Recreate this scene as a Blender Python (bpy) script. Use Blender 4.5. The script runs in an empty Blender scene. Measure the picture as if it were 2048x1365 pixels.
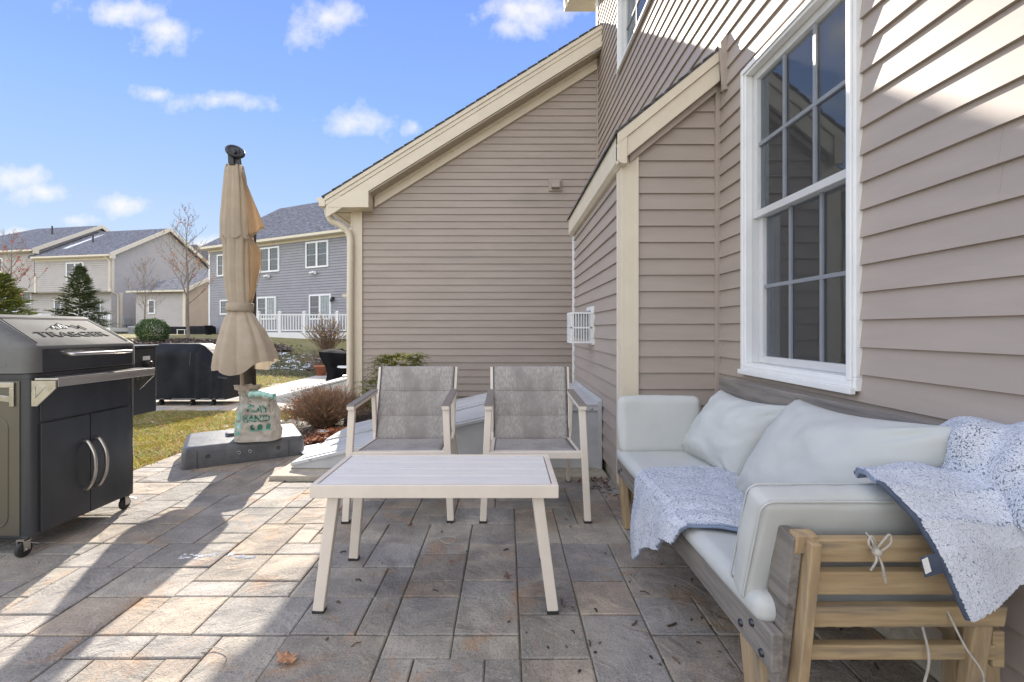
import bpy, bmesh, math, random
from mathutils import Vector, Matrix, noise, Quaternion
R = math.radians
random.seed(7)
S = bpy.context.scene
COL = S.collection

# ------------------------------------------------------------------ camera, world, sun, exposure
F, H, VX, VY = 920.0, 1.08, 1013.0, 660.0          # focal length in photo pixels, eye height, principal point
cam = bpy.data.cameras.new('camera')
camo = bpy.data.objects.new('camera', cam); COL.objects.link(camo)
camo.location = (0, 0, H); camo.rotation_euler = (R(90), 0, 0)
cam.sensor_width = 36; cam.lens = F / 2048 * 36
cam.shift_x = (1024 - VX) / 2048; cam.shift_y = -(682.5 - VY) / 2048
cam.clip_start = 0.02; cam.clip_end = 3000
S.camera = camo

LIGHT = Vector((0.318, -1.0, -0.52)).normalized()
sun = bpy.data.lights.new('sun', 'SUN'); suno = bpy.data.objects.new('sun', sun); COL.objects.link(suno)
sun.energy = 5.0; sun.angle = R(0.55); sun.color = (1.0, 0.92, 0.80)
suno.rotation_euler = LIGHT.to_track_quat('-Z', 'Y').to_euler(); suno.location = (-5, 15, 12)

S.view_settings.view_transform = 'Standard'; S.view_settings.look = 'None'
S.view_settings.exposure = 1.1; S.view_settings.gamma = 1.0

W = bpy.data.worlds.new('World'); S.world = W; W.use_nodes = True
wn, wl = W.node_tree.nodes, W.node_tree.links
wn.clear()
sky = wn.new('ShaderNodeTexSky'); sky.sky_type = 'NISHITA'; sky.sun_disc = False
sky.sun_elevation = math.asin(-LIGHT.z); sky.sun_rotation = math.atan2(-LIGHT.x, -LIGHT.y)
sky.air_density = 1.0; sky.dust_density = 0.0; sky.ozone_density = 2.5; sky.altitude = 0
bg = wn.new('ShaderNodeBackground'); bg.inputs[1].default_value = 0.12
wo = wn.new('ShaderNodeOutputWorld')
tc = wn.new('ShaderNodeTexCoord')
sep = wn.new('ShaderNodeSeparateXYZ'); wl.new(tc.outputs['Generated'], sep.inputs[0])
def wmath(op, a, b=None, clamp=False):
    n = wn.new('ShaderNodeMath'); n.operation = op; n.use_clamp = clamp
    for i, v in enumerate((a, b)):
        if v is None: continue
        if isinstance(v, (int, float)): n.inputs[i].default_value = v
        else: wl.new(v, n.inputs[i])
    return n.outputs[0]
ymax = wmath('MAXIMUM', sep.outputs[1], 0.02)
uu = wmath('DIVIDE', sep.outputs[0], ymax); vv = wmath('DIVIDE', sep.outputs[2], ymax)
cmb = wn.new('ShaderNodeCombineXYZ'); wl.new(uu, cmb.inputs[0]); wl.new(vv, cmb.inputs[1])
wnoi = wn.new('ShaderNodeTexNoise'); wnoi.noise_dimensions = '2D'; wnoi.inputs['Scale'].default_value = 9
wnoi.inputs['Detail'].default_value = 9; wnoi.inputs['Roughness'].default_value = 0.62
wl.new(cmb.outputs[0], wnoi.inputs['Vector'])
CLOUDS = [(255, 25, 120, 40), (325, 62, 72, 45), (648, 35, 85, 62), (320, 188, 60, 20), (430, 200, 125, 28), (718, 246, 78, 36),
          (1060, 22, 120, 45), (1010, 55, 45, 30), (30, 352, 95, 36), (88, 385, 75, 26), (255, 408, 75, 26), (150, 442, 50, 20),
          (828, 255, 28, 28), (405, 488, 50, 18), (40, 470, 70, 14), (1160, 10, 60, 30), (-200, 200, 150, 60), (-500, 300, 200, 50)]
mx = None
for (cx, cy, ax, ay) in CLOUDS:
    m1 = wn.new('ShaderNodeVectorMath'); m1.operation = 'MULTIPLY_ADD'
    wl.new(cmb.outputs[0], m1.inputs[0])
    sx, sy = F / ax, F / ay
    m1.inputs[1].default_value = (sx, sy, 0); m1.inputs[2].default_value = (-(cx - VX) / F * sx, -(VY - cy) / F * sy, 0)
    m2 = wn.new('ShaderNodeVectorMath'); m2.operation = 'LENGTH'; wl.new(m1.outputs[0], m2.inputs[0])
    d = wmath('SUBTRACT', 1.0, m2.outputs['Value'])
    mx = d if mx is None else wmath('MAXIMUM', mx, d)
mx = wmath('MAXIMUM', mx, -1.5)
nd = wmath('MULTIPLY', wmath('SUBTRACT', wnoi.outputs[0], 0.52), 2.5)
dens = wmath('MULTIPLY', wmath('ADD', mx, nd), 1.0, clamp=True)
front = wmath('MULTIPLY', sep.outputs[1], 8.0, clamp=True)
dens = wmath('MULTIPLY', wmath('MULTIPLY', dens, front), 0.86)
# towards the sun the sky is a clear blue gradient; behind and above the camera an added bright zone, out of view, fills the shade
def wmix(f, a, b):
    q = wn.new('ShaderNodeMix'); q.data_type = 'RGBA'
    if isinstance(f, float): q.inputs[0].default_value = f
    else: wl.new(f, q.inputs[0])
    for i, v in ((6, a), (7, b)):
        if isinstance(v, tuple): q.inputs[i].default_value = (*v, 1)
        else: wl.new(v, q.inputs[i])
    return q.outputs[2]
ramp = wn.new('ShaderNodeValToRGB'); wl.new(sep.outputs[2], ramp.inputs[0])
el = ramp.color_ramp.elements
el[0].position = 0.0; el[0].color = (.37, .42, .47, 1); el[1].position = .62; el[1].color = (.10, .175, .47, 1)
for p_, c_ in ((.10, (.30, .38, .475, 1)), (.25, (.20, .30, .48, 1)), (.42, (.135, .225, .48, 1))):
    e_ = el.new(p_); e_.color = c_
sc_ = wn.new('ShaderNodeVectorMath'); sc_.operation = 'SCALE'; wl.new(ramp.outputs[0], sc_.inputs[0]); sc_.inputs['Scale'].default_value = 1 / 0.12
cl_ = wn.new('ShaderNodeVectorMath'); cl_.operation = 'MINIMUM'; wl.new(sky.outputs[0], cl_.inputs[0]); cl_.inputs[1].default_value = (3.4, 3.6, 4.0)
fcol = wmix(0.12, sc_.outputs[0], cl_.outputs[0])
fcol = wmix(dens, fcol, (4.0, 3.95, 4.0))
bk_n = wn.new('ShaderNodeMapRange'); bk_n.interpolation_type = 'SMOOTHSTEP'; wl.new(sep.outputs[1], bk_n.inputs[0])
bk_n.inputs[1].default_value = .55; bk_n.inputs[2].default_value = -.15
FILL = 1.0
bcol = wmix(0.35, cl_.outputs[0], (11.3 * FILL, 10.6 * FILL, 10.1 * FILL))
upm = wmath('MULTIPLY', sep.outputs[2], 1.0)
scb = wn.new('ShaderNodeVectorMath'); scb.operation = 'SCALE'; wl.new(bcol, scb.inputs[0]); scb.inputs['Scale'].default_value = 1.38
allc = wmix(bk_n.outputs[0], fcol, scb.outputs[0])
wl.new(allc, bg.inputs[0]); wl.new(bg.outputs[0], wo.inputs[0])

# ------------------------------------------------------------------ helpers
def at(px, py, Y): return Vector(((px - VX) / F * Y, Y, H - (py - VY) / F * Y))
def gr(px, py, z=0.0):
    Y = F * (H - z) / (py - VY); return at(px, py, Y)
def onX(px, py, X): return at(px, py, F * X / (px - VX))
def rnd(a, b): return random.uniform(a, b)

class MB:
    """collects vertices and faces in world coordinates; build() links them as one mesh object"""
    def __init__(s): s.v = []; s.f = []; s.c = []; s.s = []
    def add(s, vs, fs, col=None, smooth=False):
        o = len(s.v); s.v += [tuple(p) for p in vs]
        for f in fs: s.f.append(tuple(i + o for i in f)); s.c.append(col or (1, 1, 1)); s.s.append(smooth)
        return s
    def box(s, x0, x1, y0, y1, z0, z1, col=None):
        vs = [(x, y, z) for z in (z0, z1) for y in (y0, y1) for x in (x0, x1)]
        return s.add(vs, [(0, 2, 3, 1), (4, 5, 7, 6), (0, 1, 5, 4), (2, 6, 7, 3), (0, 4, 6, 2), (1, 3, 7, 5)], col)
    def obox(s, c, ax, ay, az, col=None):          # centre and three half-axis vectors
        c, ax, ay, az = map(Vector, (c, ax, ay, az))
        vs = [c + i * ax + j * ay + k * az for k in (-1, 1) for j in (-1, 1) for i in (-1, 1)]
        fs = [(0, 2, 3, 1), (4, 5, 7, 6), (0, 1, 5, 4), (2, 6, 7, 3), (0, 4, 6, 2), (1, 3, 7, 5)]
        if ax.cross(ay).dot(az) < 0: fs = [tuple(reversed(f)) for f in fs]
        return s.add(vs, fs, col)
    def beam(s, a, b, w, h, up=(0, 0, 1), col=None):   # w sideways, h along up
        a, b, up = Vector(a), Vector(b), Vector(up)
        d = (b - a); L = d.length; d.normalize()
        side = d.cross(up)
        if side.length < 1e-5: side = d.cross(Vector((1, 0, 0)))
        side.normalize(); u = side.cross(d).normalized()
        return s.obox((a + b) / 2, side * w / 2, d * L / 2, u * h / 2, col)
    def prism(s, poly, d, col=None):                # poly: 3D points, extruded by vector d
        d = Vector(d); n = len(poly); p = [Vector(q) for q in poly]
        nrm = Vector((0, 0, 0))
        for i in range(n): nrm += p[i].cross(p[(i + 1) % n])
        if nrm.dot(d) > 0: p = p[::-1]
        vs = p + [q + d for q in p]
        fs = [tuple(range(n)), tuple(range(2 * n - 1, n - 1, -1))] + [(i, i + n, (i + 1) % n + n, (i + 1) % n)[::1] for i in range(n)]
        return s.add(vs, [fs[0], fs[1]] + [tuple(reversed(f)) if False else f for f in fs[2:]], col)
    def tube(s, pts, r, n=8, cap=True, col=None, smooth=True):
        pts = [Vector(p) for p in pts]; m = len(pts)
        rr = r if isinstance(r, (list, tuple)) else [r] * m
        vs = []; ref = None
        for i, p in enumerate(pts):
            t = (pts[min(i + 1, m - 1)] - pts[max(i - 1, 0)])
            if t.length < 1e-9: t = Vector((0, 0, 1))
            t.normalize()
            if ref is None:
                ref = t.orthogonal().normalized()
            else:
                ref = (ref - t * ref.dot(t))
                ref = ref.normalized() if ref.length > 1e-6 else t.orthogonal().normalized()
            b = t.cross(ref)
            for k in range(n):
                a = 2 * math.pi * k / n
                vs.append(p + (ref * math.cos(a) + b * math.sin(a)) * rr[i])
        fs = []
        for i in range(m - 1):
            for k in range(n):
                fs.append((i * n + k, i * n + (k + 1) % n, (i + 1) * n + (k + 1) % n, (i + 1) * n + k))
        s.add(vs, fs, col, smooth)
        if cap:
            s.add(vs[:n], [tuple(range(n - 1, -1, -1))], col); s.add(vs[-n:], [tuple(range(n))], col)
        return s
    def lathe(s, c, prof, n=24, axis='Z', col=None, smooth=True):    # prof: (r, h)
        c = Vector(c); vs = []
        for (r, h) in prof:
            for k in range(n):
                a = 2 * math.pi * k / n
                if axis == 'Z': q = (r * math.cos(a), r * math.sin(a), h)
                elif axis == 'X': q = (h, r * math.cos(a), r * math.sin(a))
                else: q = (r * math.sin(a), h, r * math.cos(a))
                vs.append(c + Vector(q))
        fs = [(i * n + k, i * n + (k + 1) % n, (i + 1) * n + (k + 1) % n, (i + 1) * n + k) for i in range(len(prof) - 1) for k in range(n)]
        return s.add(vs, fs, col, smooth)
    def grid(s, fn, nu, nv, col=None, smooth=True, closed=False):
        vs = [fn(i / nu, j / nv) for j in range(nv + 1) for i in range(nu + 1)]
        fs = [(j * (nu + 1) + i, j * (nu + 1) + i + 1, (j + 1) * (nu + 1) + i + 1, (j + 1) * (nu + 1) + i) for j in range(nv) for i in range(nu)]
        return s.add(vs, fs, col, smooth)
    def build(s, name, mat, parent=None, bevel=0, seg=2, origin=None, solid=0, sub=0, weld=False):
        me = bpy.data.meshes.new(name)
        if parent is not None: off = OFF[parent.as_pointer()]
        elif origin is not None: off = Vector(origin)
        else: off = Vector((0, 0, 0))
        me.from_pydata([(x - off.x, y - off.y, z - off.z) for (x, y, z) in s.v], [], s.f)
        me.polygons.foreach_set('use_smooth', s.s)
        if any(c != (1, 1, 1) for c in s.c):
            ca = me.color_attributes.new('Col', 'FLOAT_COLOR', 'CORNER'); data = []
            for p, c in zip(me.polygons, s.c): data += list((c[0], c[1], c[2], 1.0)) * p.loop_total
            ca.data.foreach_set('color', data)
        if weld or bevel or solid:
            bm = bmesh.new(); bm.from_mesh(me)
            if weld: bmesh.ops.remove_doubles(bm, verts=bm.verts, dist=0.0002)
            bmesh.ops.recalc_face_normals(bm, faces=bm.faces); bm.to_mesh(me); bm.free()
        me.materials.append(mat); me.update()
        o = bpy.data.objects.new(name, me); COL.objects.link(o)
        if parent is not None: o.parent = parent
        else: o.location = off
        OFF[o.as_pointer()] = off
        if solid:
            m = o.modifiers.new('solid', 'SOLIDIFY'); m.thickness = solid; m.offset = 0
        if bevel:
            m = o.modifiers.new('bevel', 'BEVEL'); m.width = bevel; m.segments = seg; m.limit_method = 'ANGLE'; m.angle_limit = R(40)
            m.harden_normals = False
        if sub:
            m = o.modifiers.new('sub', 'SUBSURF'); m.levels = sub; m.render_levels = sub
        return o
OFF = {}
def tag(o, label=None, cat=None, group=None, kind=None):
    if label: o['label'] = label
    if cat: o['category'] = cat
    if group: o['group'] = group
    if kind: o['kind'] = kind
    return o
def thing(name, loc, label, cat, group=None):
    o = bpy.data.objects.new(name, None); COL.objects.link(o); o.location = loc; o.empty_display_size = 0.1
    OFF[o.as_pointer()] = Vector(loc)
    return tag(o, label, cat, group)
def copy_tree(o, parent=None, shift=None):
    c = o.copy(); COL.objects.link(c); c.parent = parent
    if shift is not None: c.location = o.location + Vector(shift)
    for ch in list(o.children): copy_tree(ch, c)
    return c

# ------------------------------------------------------------------ materials
def mat(name, c1, c2=None, rough=0.6, metal=0.0, scale=8.0, stretch=(1, 1, 1), bump=0.0, bscale=60.0, bstretch=(1, 1, 1),
        c3=None, scale3=2.0, t3=(0.55, 0.75), attr=False, transl=0.0, spec=0.5, rvar=0.0, detail=5, coat=0.0, ramp=(0.35, 0.65), bdist=0.01, sheen=0):
    m = bpy.data.materials.new(name); m.use_nodes = True
    nt = m.node_tree; n, l = nt.nodes, nt.links
    b = n['Principled BSDF']; out = n['Material Output']
    b.inputs['Roughness'].default_value = rough; b.inputs['Metallic'].default_value = metal
    b.inputs['Specular IOR Level'].default_value = spec
    if coat: b.inputs['Coat Weight'].default_value = coat; b.inputs['Coat Roughness'].default_value = 0.15
    if sheen: b.inputs['Sheen Weight'].default_value = sheen
    tc = n.new('ShaderNodeTexCoord')
    def mp(st):
        q = n.new('ShaderNodeMapping'); q.inputs['Scale'].default_value = st; l.new(tc.outputs['Object'], q.inputs[0]); return q.outputs[0]
    def noi(sc, st, det=detail):
        q = n.new('ShaderNodeTexNoise'); q.inputs['Scale'].default_value = sc; q.inputs['Detail'].default_value = det
        q.inputs['Roughness'].default_value = 0.6; l.new(mp(st), q.inputs['Vector']); return q.outputs[0]
    def rmp(src, a, bb):
        q = n.new('ShaderNodeMapRange'); q.inputs[1].default_value = a; q.inputs[2].default_value = bb; q.interpolation_type = 'SMOOTHSTEP'
        l.new(src, q.inputs[0]); return q.outputs[0]
    def mix(f, a, bb, bt='MIX'):
        q = n.new('ShaderNodeMix'); q.data_type = 'RGBA'; q.blend_type = bt
        if isinstance(f, float): q.inputs[0].default_value = f
        else: l.new(f, q.inputs[0])
        for i, v in ((6, a), (7, bb)):
            if isinstance(v, tuple): q.inputs[i].default_value = (*v, 1)
            else: l.new(v, q.inputs[i])
        return q.outputs[2]
    c2 = c2 or tuple(x * 0.8 for x in c1)
    base = noi(scale, stretch)
    col = mix(rmp(base, *ramp), c1, c2)
    if c3: col = mix(rmp(noi(scale3, stretch), *t3), col, c3)
    if attr:
        a = n.new('ShaderNodeAttribute'); a.attribute_name = 'Col'; col = mix(1.0, col, a.outputs[0], 'MULTIPLY')
    l.new(col, b.inputs['Base Color'])
    if rvar:
        q = n.new('ShaderNodeMapRange'); q.inputs[3].default_value = max(0.03, rough - rvar); q.inputs[4].default_value = min(1, rough + rvar)
        l.new(noi(scale * 1.7, stretch), q.inputs[0]); l.new(q.outputs[0], b.inputs['Roughness'])
    if bump:
        bp = n.new('ShaderNodeBump'); bp.inputs['Strength'].default_value = bump; bp.inputs['Distance'].default_value = bdist
        l.new(noi(bscale, bstretch, 6), bp.inputs['Height']); l.new(bp.outputs[0], b.inputs['Normal'])
    if transl:
        tr = n.new('ShaderNodeBsdfTranslucent'); l.new(col, tr.inputs[0])
        ms = n.new('ShaderNodeMixShader'); ms.inputs[0].default_value = transl
        l.new(b.outputs[0], ms.inputs[1]); l.new(tr.outputs[0], ms.inputs[2]); l.new(ms.outputs[0], out.inputs[0])
    return m

M = {}
M['siding'] = mat('taupe_vinyl_siding', (.405, .342, .298), (.37, .312, .272), .55, scale=3, stretch=(.5, .5, 3), bump=.35, bscale=18, bstretch=(1.2, 1.2, 26), bdist=.0016,
                  c3=(.325, .282, .25), scale3=1.3, t3=(.56, .8))
M['blue_siding'] = mat('blue_grey_siding', (.31, .305, .33), (.28, .275, .30), .6, scale=2, bump=.2, bscale=20, bstretch=(1, 1, 12), bdist=.002)
M['tan_siding'] = mat('tan_siding', (.55, .44, .33), (.5, .4, .3), .6, scale=2)
M['grey_siding'] = mat('far_taupe_siding', (.47, .43, .41), (.43, .40, .38), .6, scale=1.5)
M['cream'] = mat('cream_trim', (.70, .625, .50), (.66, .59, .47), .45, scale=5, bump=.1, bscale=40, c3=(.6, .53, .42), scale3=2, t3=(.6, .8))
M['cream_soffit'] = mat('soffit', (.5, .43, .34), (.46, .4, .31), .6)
M['white'] = mat('white_vinyl', (.80, .80, .80), (.76, .765, .77), .35, scale=6, c3=(.68, .68, .67), scale3=3, t3=(.6, .8))
M['muntin'] = mat('muntin_bar', (.30, .32, .36), (.27, .29, .33), .4)
M['shingle'] = mat('asphalt_shingle', (.085, .085, .095), (.14, .14, .15), .9, scale=9, stretch=(1, 1, 3), bump=.6, bscale=30, c3=(.05, .05, .06), scale3=14, t3=(.5, .62))
M['shingle_far'] = mat('asphalt_shingle_far', (.135, .135, .155), (.22, .22, .245), .85, scale=3.5, stretch=(1, 1, 3), bump=.8, bscale=6, c3=(.09, .09, .105), scale3=5, t3=(.48, .6), bdist=.03)
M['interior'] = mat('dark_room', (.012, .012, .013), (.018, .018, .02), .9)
M['curtain'] = mat('curtain', (.5, .48, .45), (.4, .38, .36), .9, scale=20, stretch=(1, 6, .2))
M['dark_glass'] = mat('dark_window_glass', (.025, .032, .04), (.045, .055, .062), .08, scale=.8, spec=.8)
M['curtain_glass'] = mat('glass_with_pale_curtain', (.16, .2, .21), (.30, .34, .34), .12, scale=5, stretch=(3, 3, .2), spec=.8)
M['concrete'] = mat('concrete', (.47, .42, .34), (.38, .34, .28), .9, scale=20, bump=.5, bscale=120, c3=(.3, .27, .22), scale3=6)
M['bulkhead'] = mat('grey_steel_paint', (.55, .56, .57), (.48, .49, .5), .42, scale=4, bump=.12, bscale=25, c3=(.40, .40, .39), scale3=3, t3=(.55, .75), rvar=.1)
M['beige_metal'] = mat('beige_powder_coat', (.72, .645, .56), (.68, .61, .53), .38, scale=12, bump=.05, bscale=300, bdist=.002)
M['table_slat'] = mat('table_slat', (.76, .73, .69), (.70, .68, .66), .4, scale=6, stretch=(1, 4, 1), c3=(.5, .49, .48), scale3=5, t3=(.62, .75), bump=.08, bscale=120, rvar=.1)
M['rubber'] = mat('black_rubber', (.02, .02, .02), (.03, .03, .03), .7)
M['armrest'] = mat('brown_composite', (.19, .165, .145), (.24, .21, .185), .5, scale=40, stretch=(6, .4, 1), bump=.2)
M['sling'] = mat('grey_sling_weave', (.44, .41, .385), (.30, .28, .265), .85, scale=16, stretch=(6, 6, 1), bump=.8, bscale=200, bdist=.004, c3=(.26, .24, .225), scale3=1.1, t3=(.42, .72), detail=8)
M['piping'] = mat('piping', (.07, .07, .08), (.1, .1, .1), .7)
M['dark_steel'] = mat('dark_brushed_steel', (.06, .064, .072), (.085, .09, .098), .34, .75, scale=2.5, stretch=(1, 1, .4), bump=.1, bscale=200, bstretch=(1, 1, .05), bdist=.001, rvar=.07)
M['lid_steel'] = mat('weathered_lid_steel', (.13, .13, .127), (.17, .17, .165), .7, .1, spec=.12, scale=4, bump=.15, bscale=50, bdist=.002, c3=(.10, .10, .10), scale3=3, t3=(.55, .8), rvar=.1)
M['side_steel'] = mat('warm_side_steel', (.125, .115, .095), (.155, .143, .12), .4, .7, scale=2.5, stretch=(1, 1, .3), bump=.1, bscale=120, bdist=.001, rvar=.08)
M['steel'] = mat('stainless_steel', (.58, .55, .51), (.46, .44, .41), .3, .95, scale=14, stretch=(1, .2, 1), bump=.08, bscale=200, bdist=.001, rvar=.12)
M['black_plastic'] = mat('black_plastic', (.018, .018, .02), (.03, .03, .032), .45, scale=8)
M['label_white'] = mat('white_label', (.75, .74, .72), (.7, .69, .68), .5)
M['red_label'] = mat('red_label', (.55, .03, .03), (.5, .03, .03), .5)
M['emboss'] = mat('embossed_letter', (.022, .022, .023), (.03, .03, .03), .75, .0, spec=.1)
M['cover'] = mat('black_vinyl_cover', (.008, .009, .013), (.014, .015, .02), .55, spec=.15, scale=5, bump=.35, bscale=9, c3=(.022, .022, .028), scale3=3, t3=(.55, .8), bdist=.02)
M['cover_matte'] = mat('matte_black_cover', (.010, .010, .012), (.016, .016, .018), .95, scale=5, bump=.3, bscale=9, spec=.03, bdist=.02)
M['umbrella'] = mat('beige_canvas', (.53, .45, .355), (.48, .405, .315), .9, scale=9, bump=.3, bscale=300, transl=.28, bdist=.002)
M['lining'] = mat('canvas_lining', (.62, .49, .34), (.57, .45, .31), .9, scale=9, transl=.55)
M['mast'] = mat('bronze_mast', (.035, .027, .023), (.05, .04, .034), .4, .4)
M['base_plastic'] = mat('dark_grey_plastic', (.075, .078, .085), (.10, .10, .108), .36, scale=12, bump=.1, bscale=80, c3=(.16, .16, .16), scale3=4, t3=(.55, .8), rvar=.1)
M['wood_grey'] = mat('weathered_wood', (.25, .225, .20), (.16, .145, .135), .75, scale=9, stretch=(5, .35, 5), bump=.6, bscale=14, bstretch=(9, .7, 9), bdist=.004, c3=(.10, .088, .08), scale3=6, t3=(.58, .75))
M['wood'] = mat('acacia_wood', (.45, .335, .19), (.36, .255, .14), .6, scale=9, stretch=(.5, 3, 7), bump=.45, bscale=12, bstretch=(.8, 8, 12), bdist=.003, c3=(.20, .165, .125), scale3=5, t3=(.48, .74))
M['wood_v'] = mat('acacia_wood_upright', (.44, .325, .19), (.34, .24, .135), .62, scale=9, stretch=(7, 7, .5), bump=.45, bscale=12, bstretch=(12, 12, .8), bdist=.003, c3=(.24, .19, .14), scale3=4, t3=(.5, .75))
M['cushion'] = mat('off_white_canvas', (.50, .51, .495), (.47, .48, .465), .85, scale=5, bump=.35, bscale=350, bdist=.002, c3=(.42, .425, .405), scale3=2.5, t3=(.58, .8))
M['cord'] = mat('white_cord', (.46, .43, .37), (.36, .34, .3), .8, scale=60)
M['sherpa'] = mat('sherpa_fleece', (1, 1, 1), (.9, .9, .9), .95, scale=12, attr=True, sheen=.3)
M['blanket_back'] = mat('blue_blanket_binding', (.05, .065, .10), (.07, .085, .125), .9, scale=30)
M['bark'] = mat('bark', (.27, .225, .185), (.18, .15, .125), .9, scale=20, stretch=(1, 1, .3), bump=.8, bscale=40, bstretch=(1, 1, .3))
M['twig'] = mat('twig', (.19, .125, .085), (.27, .19, .13), .8, scale=20, attr=True)
M['leaf'] = mat('leaf', (1, 1, 1), (.85, .85, .85), .6, attr=True, transl=.3)
M['needle'] = mat('needle', (1, 1, 1), (.7, .75, .7), .65, scale=3, attr=True, transl=.15)
M['mulch'] = mat('mulch', (.06, .042, .032), (.11, .082, .065), .95, scale=50, bump=1, bscale=60, bdist=.02, c3=(.17, .13, .1), scale3=30, t3=(.55, .65))
M['snow'] = mat('old_snow', (.78, .80, .83), (.7, .72, .75), .7, scale=30, bump=.5, bscale=80)
M['terracotta'] = mat('terracotta', (.42, .16, .09), (.36, .13, .07), .8)
M['bag'] = mat('sand_bag_plastic', (.50, .455, .385), (.42, .38, .32), .5, scale=7, bump=.5, bscale=25, c3=(.6, .58, .52), scale3=6, t3=(.5, .75), transl=.12, bdist=.006)
M['bag_green'] = mat('bag_green_print', (.10, .42, .32), (.16, .48, .38), .5)
M['bag_dark'] = mat('bag_dark_print', (.02, .13, .09), (.03, .16, .11), .5)
M['bag_pale'] = mat('bag_pale_print', (.35, .62, .55), (.42, .66, .58), .5, scale=12)
M['grey_box'] = mat('utility_box', (.36, .37, .38), (.3, .31, .32), .5)

def glass_mat(name, tintc, ior, tr=1.0):
    m = bpy.data.materials.new(name); m.use_nodes = True; n, l = m.node_tree.nodes, m.node_tree.links
    n.remove(n['Principled BSDF']); out = n['Material Output']
    t = n.new('ShaderNodeBsdfTransparent'); t.inputs[0].default_value = (*tintc, 1)
    g = n.new('ShaderNodeBsdfGlossy'); g.inputs['Roughness'].default_value = 0.015; g.inputs[0].default_value = (.85, .92, 1, 1)
    no = n.new('ShaderNodeTexNoise'); no.inputs['Scale'].default_value = 2.2; tc = n.new('ShaderNodeTexCoord'); l.new(tc.outputs['Object'], no.inputs['Vector'])
    bp = n.new('ShaderNodeBump'); bp.inputs['Strength'].default_value = .06; bp.inputs['Distance'].default_value = .02
    l.new(no.outputs[0], bp.inputs['Height']); l.new(bp.outputs[0], g.inputs['Normal'])
    fr = n.new('ShaderNodeFresnel'); fr.inputs[0].default_value = ior
    mx = n.new('ShaderNodeMixShader'); l.new(fr.outputs[0], mx.inputs[0]); l.new(t.outputs[0], mx.inputs[1]); l.new(g.outputs[0], mx.inputs[2])
    l.new(mx.outputs[0], out.inputs[0]); return m
M['glass'] = glass_mat('window_glass', (.7, .75, .75), 2.1)
def screen_mat():
    m = bpy.data.materials.new('insect_screen'); m.use_nodes = True; n, l = m.node_tree.nodes, m.node_tree.links
    n.remove(n['Principled BSDF']); out = n['Material Output']
    t = n.new('ShaderNodeBsdfTransparent'); d = n.new('ShaderNodeBsdfDiffuse'); d.inputs[0].default_value = (.22, .22, .22, 1)
    mx = n.new('ShaderNodeMixShader'); l.new(t.outputs[0], mx.inputs[1]); l.new(d.outputs[0], mx.inputs[2])
    tc = n.new('ShaderNodeTexCoord'); mp = n.new('ShaderNodeMapping'); mp.inputs['Scale'].default_value = (1, 60, 4); l.new(tc.outputs['Object'], mp.inputs[0])
    no = n.new('ShaderNodeTexNoise'); no.inputs['Scale'].default_value = 5; l.new(mp.outputs[0], no.inputs['Vector'])
    mr = n.new('ShaderNodeMapRange'); mr.inputs[3].default_value = .10; mr.inputs[4].default_value = .24; l.new(no.outputs[0], mr.inputs[0]); l.new(mr.outputs[0], mx.inputs[0])
    l.new(mx.outputs[0], out.inputs[0]); return m
M['screen'] = screen_mat()

def paver_mat(name, sc=1.0):
    m = mat(name, (.365, .325, .277), (.25, .225, .198), .86, scale=4.5, attr=True, bump=.0)
    n, l = m.node_tree.nodes, m.node_tree.links; b = n['Principled BSDF']
    src = b.inputs['Base Color'].links[0].from_socket
    tc = n.new('ShaderNodeTexCoord')
    def noi(s, d, r=.6, dist=0):
        q = n.new('ShaderNodeTexNoise'); q.inputs['Scale'].default_value = s; q.inputs['Detail'].default_value = d; q.inputs['Roughness'].default_value = r
        q.inputs['Distortion'].default_value = dist; l.new(tc.outputs['Object'], q.inputs['Vector']); return q.outputs[0]
    def rng(s, a, c, lo=0, hi=1):
        q = n.new('ShaderNodeMapRange'); q.inputs[1].default_value = a; q.inputs[2].default_value = c; q.inputs[3].default_value = lo; q.inputs[4].default_value = hi
        l.new(s, q.inputs[0]); return q.outputs[0]
    def mix(f, a, c, bt='MIX'):
        q = n.new('ShaderNodeMix'); q.data_type = 'RGBA'; q.blend_type = bt; l.new(f, q.inputs[0])
        for i, v in ((6, a), (7, c)):
            if isinstance(v, tuple): q.inputs[i].default_value = (*v, 1)
            else: l.new(v, q.inputs[i])
        return q.outputs[2]
    c = mix(rng(noi(4.3, 5, .6, .6), .555, .68, 0, .7), src, (.40, .235, .125))       # rust blush
    c = mix(rng(noi(3.1, 6, .65, .8), .47, .66, 0, .62), c, (.14, .132, .128))                 # charcoal patches
    c = mix(rng(noi(90, 3), .52, .68, 0, .5), c, (.42, .40, .36))                    # aggregate specks
    c = mix(rng(noi(140, 2), .56, .66, 0, .55), c, (.08, .075, .07))
    c = mix(rng(noi(.9, 4), .6, .72, 0, .3), c, (.16, .18, .08))                     # faint moss
    l.new(c, b.inputs['Base Color'])
    h1 = noi(7, 6, .55, 1.2); h2 = noi(160, 3)
    ad = n.new('ShaderNodeMath'); ad.operation = 'MULTIPLY_ADD'; l.new(h2, ad.inputs[0]); ad.inputs[1].default_value = .16; l.new(h1, ad.inputs[2])
    bp = n.new('ShaderNodeBump'); bp.inputs['Strength'].default_value = 1; bp.inputs['Distance'].default_value = .02
    l.new(ad.outputs[0], bp.inputs['Height']); l.new(bp.outputs[0], b.inputs['Normal'])
    return m
M['paver'] = paver_mat('slate_paver')

def lawn_mat():
    m = mat('lawn_turf', (.26, .23, .075), (.15, .145, .05), .95, scale=5, bump=1, bscale=90, bdist=.02, c3=(.26, .22, .11), scale3=3.2, t3=(.45, .62))
    return m
M['lawn'] = lawn_mat()

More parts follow.
